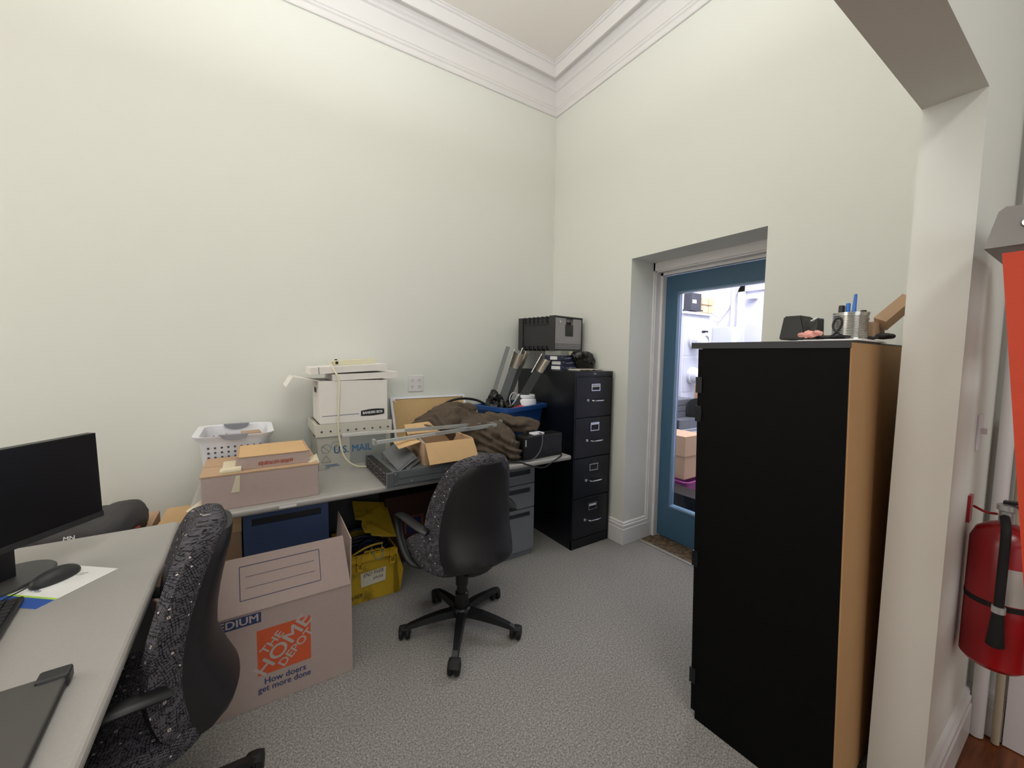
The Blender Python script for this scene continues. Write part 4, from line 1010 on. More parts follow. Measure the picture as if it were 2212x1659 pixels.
# ------------------------------------------------------------------ things on the near desk
n_ = V((.822,-.569,0)); dr_ = V((.569,.822,0)); cen = V((-2.964,-1.177,0))
b = thing('monitor', 'black flat-panel monitor on an oval stand on the near desk', 'monitor', (cen.x,cen.y,T))
def mpt(u, d_, z): return cen + dr_*u + n_*d_ + V((0,0,z))
def mbox(mb, u0,u1,d0,d1,z0,z1, tilt=.03):
    f = lambda u,d_,z: mpt(u, d_-(z-.85)*tilt, z)
    mb.hexa([f(u0,d1,z0),f(u1,d1,z0),f(u1,d0,z0),f(u0,d0,z0)],[f(u0,d1,z1),f(u1,d1,z1),f(u1,d0,z1),f(u0,d0,z1)]); return mb
mb = MB(); mbox(mb,-.27,.27,-.03,.0,.842,1.142); mb.build('housing', PLASTICBLK, b)
mb = MB(); mbox(mb,-.266,.266,.0,.0015,.862,1.139); mb.build('screen', SCREEN, b)
mb = MB(); mbox(mb,-.27,.27,.0,.004,.842,.861); mb.build('bezel', PLASTICDK, b)
mb = MB(); mbox(mb,-.035,.035,-.055,-.022,T+.012,.98,0); mb.build('neck', PLASTICBLK, b)
mb = MB(); pc = cen - n_*.045
prof=[(.0,.0),(1,.0),(1,.008),(.97,.012),(.0,.014)]; N=36; vv=[]
for r_,z in prof:
    for k in range(N):
        t=2*PI*k/N; vv.append(pc + dr_*(.138*r_*math.cos(t)) + n_*(.10*r_*math.sin(t)) + V((0,0,T+z)))
mb._add(vv,[(i*N+k,i*N+(k+1)%N,(i+1)*N+(k+1)%N,(i+1)*N+k) for i in range(len(prof)-1) for k in range(N)])
mb.build('base', mat('grey-black stand plastic','3b3a3a',.45), b, True)
# leaflet, mouse, keyboard, laptop
P0,P1,P2,P3 = V((-2.858,-1.10,T+.0005)),V((-2.724,-1.209,T+.0005)),V((-2.852,-1.372,T+.0005)),V((-2.986,-1.263,T+.0005))
b = thing('leaflet', 'white leaflet with blue and lime bands under the mouse', 'leaflet', (P0+P2)/2)
mb = MB(); mb.hexa([P0,P1,P2,P3],[p+V((0,0,.0012)) for p in (P0,P1,P2,P3)]); mb.build('sheet', PAPER, b)
def lf(u,v): return P0.lerp(P3,v).lerp(P1.lerp(P2,v),u)+V((0,0,.0012))
decal([lf(0,.80),lf(0,1),lf(1,1),lf(1,.80)], ROYAL, b, 'blue_band', .0002); decal([lf(0,.765),lf(0,.80),lf(1,.80),lf(1,.765)], LIME, b, 'lime_band', .0002)
lines([(lf(.5,.2),lf(.62,.16)),(lf(.5,.24),lf(.6,.21))],.002,INKGREY,b,'printed_line',(0,0,1)); text('Mm', lf(.42,.66), P1-P0, P0-P3, .02, INKNAVY, b, 'lettering', lift=.0008)
b = thing('computer_mouse', 'black computer mouse resting on the white leaflet', 'mouse', (-2.86,-1.195,T+.003))
M = Matrix.Translation(V((-2.864,-1.196,T+.002))) @ rotm(0,0,math.atan2(.1,.09))
mb = MB(); mb.ell((0,0,.006),(.060,.032,.031),M,24,14)
for v in mb.bm.verts: v.co.z = max(v.co.z, T+.0025)
mb.build('shell', PLASTICDK, b, True)
mb = MB(); mb.tube([M@V((-.062,0,.012)),M@V((-.09,.005,.006)),M@V((-.13,.0,.004)),M@V((-.2,-.03,.004))],.002,6,2); mb.build('cord', PLASTICBLK, b, True)
b = thing('keyboard', 'corner of a black keyboard in front of the monitor', 'keyboard', (-2.99,-1.45,T))
M = Matrix.Translation(V((-2.894,-1.298,T))) @ rotm(0,0,.12)
mb = MB(); mb.box((-.14,-.44,.001),(0,0,.018),M,bev=.006); mb.build('keyboard_case', PLASTICBLK, b)
mb = MB()
for i in range(6):
    for j in range(20): mb.box((-.13+i*.0208,-.43+j*.0208,.018),(-.13+i*.0208+.0175,-.43+j*.0208+.0175,.022),M)
mb.build('keys', PLASTICDK, b)['kind'] = 'stuff'
b = thing('laptop', 'closed dark grey laptop at the near corner of the desk', 'laptop', (-2.85,-1.86,T))
M = Matrix.Translation(V((-2.690,-1.742,T))) @ rotm(0,0,.05)
mb = MB(); mb.box((-.36,-.255,.002),(0,0,.014),M,bev=.004); mb.build('base', PLASTICDK, b)
mb = MB(); mb.box((-.36,-.255,.0145),(0,-.006,.024),M,bev=.004); mb.build('lid', mat('dark grey lid','4a4745',.45), b)
mb = MB(); mb.box((-.045,-.03,.002),(.004,.008,.03),M,bev=.005); mb.build('hinge', PLASTICDK, b)

# ------------------------------------------------------------------ task chairs
def make_chair(loc, rz, label):
    t = thing('task_chair', label, 'chair', (0,0,0), 0, 'charcoal task chairs')
    def tab(z, pts):
        if z <= pts[0][0]: return pts[0][1]
        for (a,b_),(c_,d_) in zip(pts,pts[1:]):
            if a<=z<=c_: return b_+(d_-b_)*(z-a)/(c_-a)
        return pts[-1][1]
    HW = [(.452,.198),(.465,.222),(.49,.238),(.53,.246),(.60,.247),(.68,.240),(.76,.226),(.83,.207),(.885,.185),(.92,.161),(.945,.130),(.958,.098),(.968,.055),(.972,.015)]
    YC = [(.45,-.168),(.52,-.150),(.60,-.140),(.68,-.142),(.76,-.154),(.86,-.176),(.97,-.206)]   # depth of the mid-plane behind the base centre
    curve = .055
    def section(z, w, yf_, yb_, K=14, pw=5):
        row = []
        c0 = tab(z, YC)
        for k in range(K+1):
            u = -1+2*k/K; s_ = math.sqrt(max(0,1-abs(u)**pw)); row.append(V((w*u, c0+curve*(w*u/.22)**2+yf_*s_, z)))
        for k in range(1, K):
            u = 1-2*k/K; s_ = math.sqrt(max(0,1-abs(u)**pw)); row.append(V((w*u, c0+curve*(w*u/.22)**2-yb_*s_, z)))
        return row
    ZS = [.452,.458,.47,.50,.55,.60,.65,.70,.75,.80,.85,.885,.91,.93,.945,.957,.966,.972]
    rows = []
    for z in ZS:
        e = min(1.0, math.sqrt(max(0.02,(.976-z)/.045)), math.sqrt(max(.05,(z-.448)/.03)))
        rows.append(section(z, tab(z,HW), .048*e, .046*e))
    loft_uv(rows, 'backrest', FABRIC, t, ZS)
    rows = []; SZ = [.428,.44,.46,.50,.55,.60,.65,.70,.75,.80,.85,.88,.905,.922,.932]
    for z in SZ:
        e = min(1.0, math.sqrt(max(.03,(.936-z)/.05)), math.sqrt(max(.08,(z-.425)/.03)))
        w = max(.03, tab(max(z+.012,.475), HW)-.026)
        rows.append(section(max(z,.44), w, -.030, .054+.012*e+.030*max(0,(.60-z)/.16)*e, pw=6))
    for r_, z in zip(rows, SZ):
        for p in r_: p.z = z
    loft_uv(rows, 'back_shell', SHELL, t, SZ)
    # seat
    def sring(s_, z):
        out=[]
        for k in range(32):
            a=2*PI*k/32; cx_,sy_=math.cos(a),math.sin(a); e=.55
            x_=.245*math.copysign(abs(cx_)**e,cx_); y_=.235*math.copysign(abs(sy_)**e,sy_)
            out.append(V((x_*s_, .045+y_*s_, z - (.03*max(0,(y_*s_-.14)/.1) if y_>0 else 0))))
        return out
    rr_=[sring(.9,.408),sring(.98,.418),sring(1.0,.44),sring(.985,.462),sring(.93,.474),sring(.5,.470),sring(.1,.468)]
    n=32; vv=[v for r_ in rr_ for v in r_]; ff=[(i*n+k,i*n+(k+1)%n,(i+1)*n+(k+1)%n,(i+1)*n+k) for i in range(len(rr_)-1) for k in range(n)]+[tuple(range(n-1,-1,-1)),tuple(range((len(rr_)-1)*n,len(rr_)*n))]
    build_uv(vv, ff, [[(vv[j].x*(1 if vv[j].z>.45 else 1.0)+(vv[j].z-.47)*.8*(1 if vv[j].x<0 else -1), vv[j].y+(vv[j].z-.47)*.8) for j in f] for f in ff], 'seat', FABRIC, t)
    rr_=[sring(.5,.382),sring(.86,.392),sring(.93,.41)]
    mb=MB(); mb._add([v for r_ in rr_ for v in r_],[(i*n+k,i*n+(k+1)%n,(i+1)*n+(k+1)%n,(i+1)*n+k) for i in range(2) for k in range(n)]+[tuple(range(n)),tuple(range(3*n-1,2*n-1,-1))]); mb.build('seat_pan', SHELL, t, True)
    # tilt mechanism and back support
    mb=MB(); mb.box((-.07,-.10,.345),(.07,.12,.39),bev=.015,seg=3); mb.tube([(0,-.04,.365),(0,-.12,.365),(0,-.175,.385),(0,-.195,.43),(0,-.19,.47)],lambda q:(.07,.018),12,2); mb.build('mechanism', PLASTICBLK, t, True)
    for sx in (-1,1):
        mb=MB(); X=sx
        mb.tube([(X*.240,-.105,.618),(X*.262,-.07,.632),(X*.275,.01,.640),(X*.276,.09,.640),(X*.272,.150,.628)],lambda q:(.028,.012),12,2)
        mb.tube([(X*.274,.12,.634),(X*.277,.160,.618),(X*.277,.168,.575),(X*.275,.140,.51),(X*.270,.085,.445),(X*.25,.04,.405),(X*.16,.03,.385)],lambda q:(.020,.011),12,2)
        mb.build('armrest', PLASTICBLK, t, True)
    mb=MB(); mb.lathe([(.03,.09),(.034,.10),(.034,.20),(.026,.205),(.026,.24),(.032,.245),(.036,.35)],n=24); mb.build('gas_column', PLASTICBLK, t, True)
    mb=MB(); mb.lathe([(.02,.075),(.05,.082),(.052,.112),(.04,.125),(.02,.125)],n=24); mb.build('hub', PLASTICBLK, t, True)
    for k in range(5):
        a = math.radians(22+72*k) - rz; dx_,dy_=math.cos(a),math.sin(a); sd=V((-dy_,dx_,0))
        prof=[(.03,.118,.026,.036),(.12,.112,.023,.034),(.20,.098,.019,.028),(.265,.082,.016,.022),(.292,.070,.015,.016),(.302,.064,.010,.008)]
        mb=MB(); vv=[]
        for r_,z,w_,h_ in prof:
            c_=V((dx_*r_,dy_*r_,z))
            vv+=[c_-sd*w_-V((0,0,h_)),c_+sd*w_-V((0,0,h_)),c_+sd*w_*.75,c_-sd*w_*.75]
        n4=len(prof); mb._add(vv,[(i*4+j,i*4+(j+1)%4,(i+1)*4+(j+1)%4,(i+1)*4+j) for i in range(n4-1) for j in range(4)]+[(0,1,2,3),(n4*4-1,n4*4-2,n4*4-3,n4*4-4)])
        leg=mb.build('leg', PLASTICBLK, t, False)
        c_=V((dx_*.292,dy_*.292,0)); b_=a+1.1+k*1.7; wd=V((math.cos(b_),math.sin(b_),0)); ax=V((-wd.y,wd.x,0)); wc=c_+wd*.014+V((0,0,.0335))
        mb=MB(); mb.cyl(c_+V((0,0,.045)),c_+V((0,0,.07)),.007,n=10)
        for s_ in (-1,1): mb.lathe([(.004,-.011),(.027,-.011),(.0325,-.006),(.0325,.006),(.026,.011),(.004,.011)],wc+ax*.016*s_,20,ax)
        mb.tube([c_+V((0,0,.056))+wd*-.012,c_+V((0,0,.070))+wd*.008,wc+wd*.032+V((0,0,.012))],lambda q:(.027,.007),10,1)
        mb.build('caster', RUBBER, leg, True)
    t.location=loc; t.rotation_euler=(0,0,rz)
    return t
ch = make_chair((-1.462,-1.112,0), .07, 'charcoal task chair standing in the middle of the carpet by the crate')
ch2 = copy_tree(ch); ch2.location=(-2.663,-1.486,0); ch2.rotation_euler=(0,0,PI/2+.06)
for c_ in ch2.children:
    if c_.name.startswith('leg'): c_.rotation_euler.z = math.radians(16-22-90)-.06+.07
ch2['label']='charcoal task chair pushed under the near desk at the left'

# ------------------------------------------------------------------ tall black cabinet
b = thing('storage_cabinet', 'tall black laminate cabinet seen from its side, brown hardboard back', 'cabinet', (-.5,-2.27,0))
A = V((-.912,-2.064,0)); un = V((.0516,-.9987,0)); ux = V((.9987,.0516,0)); L=.462; W=.80; HH=1.487
lean = V((0,.040,0))
def cp(u, w, z): return A + un*u + ux*w + lean*(z/1.5) + V((0,0,z))
def cbox(mb, u0,u1,w0,w1,z0,z1): mb.hexa([cp(u0,w0,z0),cp(u1,w0,z0),cp(u1,w1,z0),cp(u0,w1,z0)],[cp(u0,w0,z1),cp(u1,w0,z1),cp(u1,w1,z1),cp(u0,w1,z1)]); return mb
mb=MB(); cbox(mb,.018,L-.004,0,.016,.001,HH-.018); mb.build('side_panel', BLACKLAM, b)
mb=MB(); cbox(mb,.018,L-.004,W-.016,W,.001,HH-.018); mb.build('side_panel', BLACKLAM, b)
mb=MB(); cbox(mb,L-.004,L,.002,W-.002,.03,HH-.002); mb.build('back_panel', HARDBOARD, b)
mb=MB(); cbox(mb,-.025,L-.002,-.004,W+.004,HH-.018,HH+.004); mb.build('top_panel', BLACKEDGE, b)
mb=MB(); cbox(mb,.03,L-.004,.016,W-.016,.06,.076); cbox(mb,.03,L-.004,.016,W-.016,.75,.766); cbox(mb,.03,.045,.016,W-.016,.001,.06); mb.build('shelf', BLACKLAM, b)
for w0,w1 in ((.002,W/2-.001),(W/2+.001,W-.002)):
    mb=MB(); cbox(mb,0,.017,w0,w1,.03,HH-.02); dr=mb.build('door', BLACKLAM, b)
    if w0<.1:
        for z in (.145,.62,1.19,1.30):
            mb=MB(); cbox(mb,-.004,.02,-.006,.002,z,z+.06); mb.build('hinge', BLACKMETAL, dr)
    mb=MB(); wk = w1-.04 if w0<.1 else w0+.04; p=cp(-.0,wk,.85); mb.cyl(p,p+V((0,.022,0)),.012); mb.build('knob', CHROME, dr, True)
# shallow clutter on top
TZ = HH+.004
def ct(u,w,z=0): return cp(u,w,TZ)+V((0,0,z))
b = thing('tape_dispenser', 'black tape dispenser on the left of the tall cabinet top', 'tape dispenser', ct(.30,.16))
def tp(x,y,z): return ct(0,0)+V((x,y,z))
def slabp(mb, poly_yz, x0, x1): mb.prism([(x0,y,z) for y,z in poly_yz],(x1-x0,0,0))
yy0=-2.262; z0=TZ+.0085
mb=MB(); mb.hexa([(-.82,-2.262,z0),(-.82,-2.345,z0),(-.72,-2.345,z0),(-.72,-2.262,z0)],[(-.815,-2.272,z0+0.0798),(-.815,-2.325,z0+0.0798),(-.725,-2.325,z0+0.0798),(-.725,-2.272,z0+0.0798)],bev=.004)
mb.hexa([(-.82,-2.345,z0),(-.82,-2.372,z0),(-.76,-2.372,z0),(-.76,-2.345,z0)],[(-.815,-2.362,z0+0.0580),(-.815,-2.371,z0+0.0667),(-.765,-2.371,z0+0.0667),(-.765,-2.362,z0+0.0580)]); mb.build('body', PLASTICBLK, b)
mb=MB(); mb.hexa([(-.816,-2.352,z0+0.0580),(-.816,-2.370,z0+0.0667),(-.764,-2.370,z0+0.0667),(-.764,-2.352,z0+0.0580)],[(-.816,-2.352,z0+0.0609),(-.816,-2.370,z0+0.0696),(-.764,-2.370,z0+0.0696),(-.764,-2.352,z0+0.0609)]); mb.build('cutter', STEEL, b)
mb=MB(); mb.ell((-.83,-2.355,z0+0.0145),(.02,.028,.010)); mb.ell((-.835,-2.375,z0+0.0188),(.015,.02,.008)); o=blob('sticky_note',mb,PINKPAPER,None,.004,((.02,.012),),1); solo(o,'crumpled pink sticky note at the front of the tall cabinet top','note')
mb=MB(); mb.tube([(-.82,-2.39,z0+.004),(-.815,-2.415,z0+.008),(-.812,-2.437,z0+.040),(-.812,-2.432,z0+.066),(-.812,-2.417,z0+.062),(-.812,-2.410,z0+.034),(-.812,-2.432,z0+.010),(-.80,-2.455,z0+.005)],.0034,8,2); mb.tube([(-.80,-2.375,z0+.006),(-.80,-2.41,z0+.006),(-.79,-2.44,z0+.006)],.006,8,1); solo(mb.build('black_cable',PLASTICBLK,None,True),'black cable with an upright loop beside the tin can','cable')
cN = V((-.690,-2.418,z0)); 
b = thing('tin_can','open ribbed tin can on the tall cabinet holding a blue clip','tin can',cN)
prof=[(.030,0),(.047,0.001),(.047,.006)]
for k in range(14): prof += [(.0450,.008+k*.0052),(.0472,.0106+k*.0052)]
prof += [(.047,.083),(.0485,.084),(.0485,.088),(.046,.088),(.0455,.08),(.045,.006),(.01,.005)]
mb=MB(); mb.lathe(prof,cN,36); mb.build('can',TINCAN,b,True)
mb=MB(); mb.hexa([cN+V(p) for p in ((.0,.004,.03),(.0,-.012,.03),(.009,-.012,.03),(.009,.004,.03))],[cN+V(p) for p in ((.002,-.004,.150),(.002,-.012,.150),(.008,-.012,.150),(.008,-.004,.150))],bev=.002); mb.box(cN+V((0,.004,.03)),cN+V((.009,.016,.122)),bev=.003); solo(mb.build('plastic_clip',BLUEPEN),'bright blue plastic clip standing in the tin can','clip')
mb=MB(); mb.box(cN+V((-.01,.018,.01)),cN+V((.01,.032,.115)),bev=.003); solo(mb.build('marker_cap',PLASTICBLK),'black marker cap standing in the tin can behind the blue clip','marker')
b = thing('cardboard_inserts','folded brown card insert leaning upright at the right of the tall cabinet','card insert',(-.6,-2.46,z0))
b.name='card_insert'
mb=MB(); mb.box((-.635,-2.462,z0+.012),(-.515,-2.412,z0+.060)); mb.build('base_fold',CARD,b)
p0,p1=V((-.565,-2.447,z0+.050)),V((-.452,-2.488,z0+.135)); wv=V((.0,-.032,-.016)); tv=V((-.014,-.0,.028))
mb=MB(); mb.hexa([p0,p0+wv,p0+wv+tv,p0+tv],[p1,p1+wv,p1+wv+tv,p1+tv]); mb.build('upright_fold',CARD,b)
mb=MB(); mb.lathe([(.0,0),(.030,.002),(.034,.015),(.034,.03),(.0,.034)],p1+V((.012,-.010,.040)),20,(.3,-.9,.2)); mb.build('round_end',CARD2,b,True)
mb=MB(); mb.ell((-.56,-2.47,z0+0.0145),(.05,.03,.010)); mb.ell((-.60,-2.44,z0+0.0087),(.06,.03,.006)); solo(blob('black_pouch',mb,BAGCLOTH,None,.004,((.03,.006),),1),'flat black pouch under the brown card insert','pouch')
mb=MB(); mb.tube([(-.635,-2.425,z0+0.0899),(-.625,-2.43,z0+0.1015),(-.61,-2.432,z0+0.0899),(-.60,-2.435,z0+0.0696)],lambda q:(.008,.003),8,1); solo(mb.build('sunglasses_arm',PLASTICBLK,None,True),'curved black strap standing between the tin can and the card insert','strap')
mb=MB(); 
for q_ in range(3): mb.hexa([ct(.30+.01*q_,.03+.02*q_,.0012+.002*q_),ct(L+.006,.03+.02*q_,.0012+.002*q_),ct(L+.006,.36-.03*q_,.0012+.002*q_),ct(.30+.01*q_,.36-.03*q_,.0012+.002*q_)],[ct(.30+.01*q_,.03+.02*q_,.0030+.002*q_),ct(L+.006,.03+.02*q_,.0030+.002*q_),ct(L+.006,.36-.03*q_,.0030+.002*q_),ct(.30+.01*q_,.36-.03*q_,.0030+.002*q_)])
solo(mb.build('paper_stack',PAPER),'white papers under the clutter at the back edge of the tall cabinet top','paper')

# dark hanging bag strap behind cabinet omitted; hall side -------------------
b = thing('stepladder','orange fibreglass stepladder leaning folded against the hall partition','ladder',(-.72,-2.88,0))
def lad(x,t,o): # t height along rail (0..1.74), o outward offset from the wall side edge
    y = -2.9275 + (1.72-.0)*0 ; 
    yb_ = -2.737 - .1105*(1.72-t)
    return V((x, yb_-o, t))
for x in (-.80,-.42):
    sx = 1 if x<-.6 else -1
    for lab,o0,o1,zt_ in (('rear_rail',0,.035,1.70),('front_rail',.040,.115,1.72)):
        xs_=x-.0*sx; flare = -.06*sx
        mb=MB(); mb.hexa([lad(xs_+flare,0.001,o0),lad(xs_+flare+.028*sx,.001,o0),lad(xs_+flare+.028*sx,.001,o1),lad(xs_+flare,.001,o1)],[lad(xs_,zt_,o0),lad(xs_+.028*sx,zt_,o0),lad(xs_+.028*sx,zt_,o1),lad(xs_,zt_,o1)])
        rl=mb.build(lab,ORANGE,b)
        if lab=='front_rail':
            mb=MB()
            for t in (.30,.33,.60,.63,.90,.93,1.20,1.23,1.5,1.53):
                xx=xs_+flare*(1-t/1.72); mb.lathe([(.0,.004),(.007,.003),(.009,0)],lad(xx,t,.075),12,(-sx,0,0))
            mb.build('rivet',CHROME,rl,True)
for t in (.31,.61,.91,1.21,1.51):
    f=.06*(1-t/1.72); mb=MB(); mb.box((-.80-f+.028,lad(0,t,.115).y,t-.012),(-.42+f-.028,lad(0,t,.04).y,t+.012)); mb.build('step',STEEL,b)
mb=MB(); mb.prism([lad(-.806,1.715,-.028),lad(-.806,1.715,.14),lad(-.806,1.80,.10),lad(-.806,1.81,.012),lad(-.806,1.80,.0)],(.40-.012,0,0)); mb.build('top_cap',mat('dull aluminium cap','8e8b8a',.45,.6),b)
mb=MB(); mb.lathe([(0,.008),(.011,.006),(.014,0)],lad(-.806,1.765,.045),14,(-1,0,0)); mb.build('cap_bolt',CHROME,b,True)
text('PWD', lad(-.800-.004,1.50,.078), V((0,-.11,-1)), V((0,-1,.11)), .055, INKBLACK, b, 'handwriting', xs=.9, lift=.003) 

b = thing('fire_extinguisher','red fire extinguisher hung on the hall partition behind the ladder','fire extinguisher',(-.36,-2.752,.462))
ec=V((-.36,-2.752,0)); R=.074; zb=.462
mb=MB(); mb.lathe([(.02,zb),(R-.012,zb),(R,zb+.014),(R,zb+.40),(R-.012,zb+.435),(R-.035,zb+.455),(.018,zb+.465)],ec,36); mb.build('cylinder',REDPAINT,b,True)
mb=MB(); mb.lathe([(.018,zb+.463),(.018,zb+.50),(.024,zb+.505),(.024,zb+.52),(.012,zb+.525)],ec,18); mb.tube([ec+V((0,0,zb+.49)),ec+V((-.05,0,zb+.492))],.008,8); mb.build('valve',STEEL,b,True)
mb=MB(); mb.box(ec+V((-.012,-.11,zb+.515)),ec+V((.012,.0,zb+.522)),bev=.002); mb.hexa([ec+V(p) for p in ((-.012,-.11,zb+.535),(.012,-.11,zb+.535),(.012,.01,zb+.525),(-.012,.01,zb+.525))],[ec+V(p) for p in ((-.012,-.11,zb+.543),(.012,-.11,zb+.543),(.012,.01,zb+.533),(-.012,.01,zb+.533))]); mb.build('lever',mat('dull black metal','222327',.4,.5),b)
mb=MB(); mb.tube([ec+V((-.05,-.0,zb+.492)),ec+V((-.085,-.008,zb+.47)),ec+V((-.092,-.01,zb+.42)),ec+V((-.094,-.01,zb+.30)),ec+V((-.093,-.010,zb+.21))],.011,12,2); mb.lathe([(.012,0),(.0135,-.02),(.020,-.11),(.018,-.112)],ec+V((-.093,-.010,zb+.21)),16); hs=mb.build('hose',RUBBER,b,True)
mb=MB(); mb.cyl(ec+V((-.093,-.010,zb+.205)),ec+V((-.093,-.010,zb+.225)),.015); mb.build('hose_ring',STEEL,hs,True)
def wrap(a0,a1,z0_,z1_,off,m,name):
    mb=MB(); N=16; vv=[]
    for k in range(N+1):
        t=a0+(a1-a0)*k/N
        for rr2 in (R+off,R+off+.0006):
            for z in (z0_,z1_): vv.append(ec+V((rr2*math.cos(t),rr2*math.sin(t),z)))
    mb._add(vv,[(4*k,4*k+1,4*k+5,4*k+4) for k in range(N)]+[(4*k+2,4*k+6,4*k+7,4*k+3) for k in range(N)]+[(4*k,4*k+4,4*k+6,4*k+2) for k in range(N)]+[(4*k+1,4*k+3,4*k+7,4*k+5) for k in range(N)]); return mb.build(name,m,b,True)
wrap(PI*1.02,PI*1.8,zb+.225,zb+.34,.0005,mat('label stock','b9b2ac',.6),'label'); wrap(PI*1.36,PI*1.45,zb+.228,zb+.337,.0012,mat('yellow label stripe','c8b544',.6),'label_stripe')
wrap(0,2*PI,zb+.205,zb+.222,.0008,RUBBER,'strap')
for k,cc_ in enumerate('ABC'):
    t=PI*1.405; text(cc_,ec+V(((R+.0022)*math.cos(t),(R+.0022)*math.sin(t),zb+.318-.034*k)),(-math.sin(t)*1,math.cos(t),0),(0,0,1),.024,INKBLACK,b,'label_letter',lift=.0006,bold=.0004)
lines([],1,INKGREY,b,'x',(0,-1,0)) if False else None
wrap(PI*1.50,PI*1.62,zb+.105,zb+.125,.0006,mat('grey foil','c3b8b4',.5),'foil_mark'); wrap(PI*1.55,PI*1.66,zb+.07,zb+.095,.0006,mat('grey foil','c3b8b4',.5),'foil_mark')
mb=MB(); mb.box(ec+V((-.02,R+.001,zb+.44)),ec+V((.02,-2.669-ec.y-.0005,zb+.53))); mb.tube([ec+V((-.0,.07,zb+.495)),ec+V((-.03,.04,zb+.49)),ec+V((-.01,.02,zb+.488))],.004,8,1); mb.build('wall_hook',REDPAINT,b)
# light switch on the hall face
b = thing('light_switch','white toggle light switch on the hall side of the partition','light switch',(-.31,-2.669,1.2))
mb=MB(); mb.box((-.345,-2.675,1.139),(-.272,-2.669,1.257),bev=.002); mb.build('cover_plate',WHITEPL,b)
mb=MB(); mb.box((-.314,-2.688,1.192),(-.303,-2.675,1.212)); mb.build('toggle',WHITEPL,b)
mb=MB(); mb.cyl((-.05,-2.705,-.0),(-.05,-2.705,CZ),.02,n=16); solo(mb.build('riser_pipe',TRIM,None,True),'white riser pipe in the hall corner beside the fire extinguisher','pipe')
b = thing('wooden_pole','cream wooden pole with a capped end standing in the hall corner','pole',(-.04,-2.75,0))
mb=MB(); mb.cyl((-.045,-2.752,0.001),(-.040,-2.745,1.19),.011,n=14); mb.build('shaft',mat('cream pole','b8ab93',.6),b,True)
mb=MB(); mb.cyl((-.040,-2.745,1.17),(-.040,-2.745,1.215),.014,n=14); mb.build('cap',mat('cream cap','a99c80',.5),b,True)

# ------------------------------------------------------------------ utility room beyond the glass door
mb=MB(); mb.box((.36,0.0,-.12),(3.1,.15,3.2)); struct(mb.build('wall_utility_left',UTILWALL))
mb=MB(); mb.box((2.75,-3.0,-.12),(2.9,0,3.2)); struct(mb.build('wall_utility_back',UTILWALL))
mb=MB(); mb.box((.36,-3.15,-.12),(2.9,-3.0,3.2)); struct(mb.build('wall_utility_right',UTILWALL))
mb=MB(); mb.box((.345,-3.0,3.1),(3.0,.15,3.2)); struct(mb.build('ceiling_utility',UTILWALL))
mb=MB(); mb.box((2.70,-1.32,0),(2.75,-1.24,2.32)); mb.box((2.70,-.34,0),(2.75,-.26,2.32)); mb.box((2.70,-1.32,2.24),(2.75,-.26,2.32)); d_=mb.build('door_2',UTILWALL); struct(d_)
mb=MB(); mb.box((2.735,-1.24,0.004),(2.749,-.34,2.24)); mb.build('door_leaf',mat('pale lavender door paint','c4c5da',.5),d_)
mb=MB(); mb.box((2.66,-.48,2.14),(2.735,-.40,2.19)); mb.build('door_closer',METERGREY,d_)
mb=MB(); mb.cyl((2.70,-.205,0),(2.70,-.205,3.1),.022,n=14); solo(mb.build('conduit_pipe',UTILWALL,None,True),'white vertical conduit beside the far utility door','pipe')
# meter cabinet
b=thing('meter_cabinet','grey two-meter electrical cabinet on the utility room wall','meter cabinet',(2.05,0,.5))
x0,x1=1.80,2.31
mb=MB(); mb.box((x0,-.14,.0),(x1,-.004,1.93),bev=.004); mb.box((x0-.02,-.17,1.93),(x1+.02,-.004,1.955)); mb.box((x1,-.12,.75),(x1+.10,-.004,1.9)); mb.build('enclosure',METERGREY,b)
mb=MB(); mb.box((x0+.02,-.143,1.45),(2.10,-.14,1.90)); mb.box((x0+.02,-.143,1.03),(2.10,-.14,1.43)); mb.box((2.12,-.143,.60),(x1-.01,-.14,1.90)); mb.build('door_plate',mat('meter door grey','c3c5cd',.5),b)
for z in (1.63,1.22):
    mb=MB(); mb.lathe([(.10,0),(.10,.03),(.082,.035),(.082,.10),(.078,.105),(.02,.105)],(1.99,-.143,z),28,(0,-1,0)); mt_=mb.build('meter',METERGREY,b,True)
    mb=MB(); mb.lathe([(.075,.105),(.080,.105),(.080,.15),(.06,.165),(.052,.165),(.07,.15)],(1.99,-.143,z),28,(0,-1,0)); mb.build('meter_rim',METERGLASS,mt_,True)
    mb=MB(); mb.box((1.95,-.26,z-.02),(2.03,-.25,z+.02)); mb.build('dial',mat('meter dial grey','9a9ca6',.5),mt_)
    mb=MB(); mb.box((2.16,-.17,z+.06),(2.18,-.143,z+.12)); mb.box((2.17,-.18,z+.10),(2.23,-.17,z+.12)); mb.build('breaker_handle',INKBLACK,b)
mb=MB(); mb.box((2.17,-.1445,1.44),(2.25,-.143,1.53)); mb.build('green_sticker',GREEN,b)
mb=MB(); mb.box((1.98,-.1445,1.73),(2.08,-.143,1.84)); mb.build('white_sticker',PAPER,b)
b=thing('breaker_box','pale grey breaker box mounted right of the meter cabinet','breaker box',(2.5,-.15,1.2))
mb=MB(); mb.box((2.42,-.36,1.05),(2.675,-.02,1.80),bev=.004); mb.build('enclosure',mat('breaker grey','ced0d6',.5),b)
mb=MB(); mb.box((2.44,-.364,1.30),(2.52,-.36,1.75)); mb.build('label',PAPER,b)
b=thing('network_box','black network box mounted above the meter cabinet','network device',(2.05,-.05,2.0))
mb=MB(); mb.box((1.99,-.10,2.0),(2.19,-.003,2.19),bev=.004); mb.box((1.97,-.11,1.985),(2.22,-.003,2.0)); mb.build('casing',mat('slate plastic','3a3c42',.5),b)
mb=MB(); mb.box((2.01,-.102,2.07),(2.09,-.10,2.11)); mb.build('label',PAPER,b)
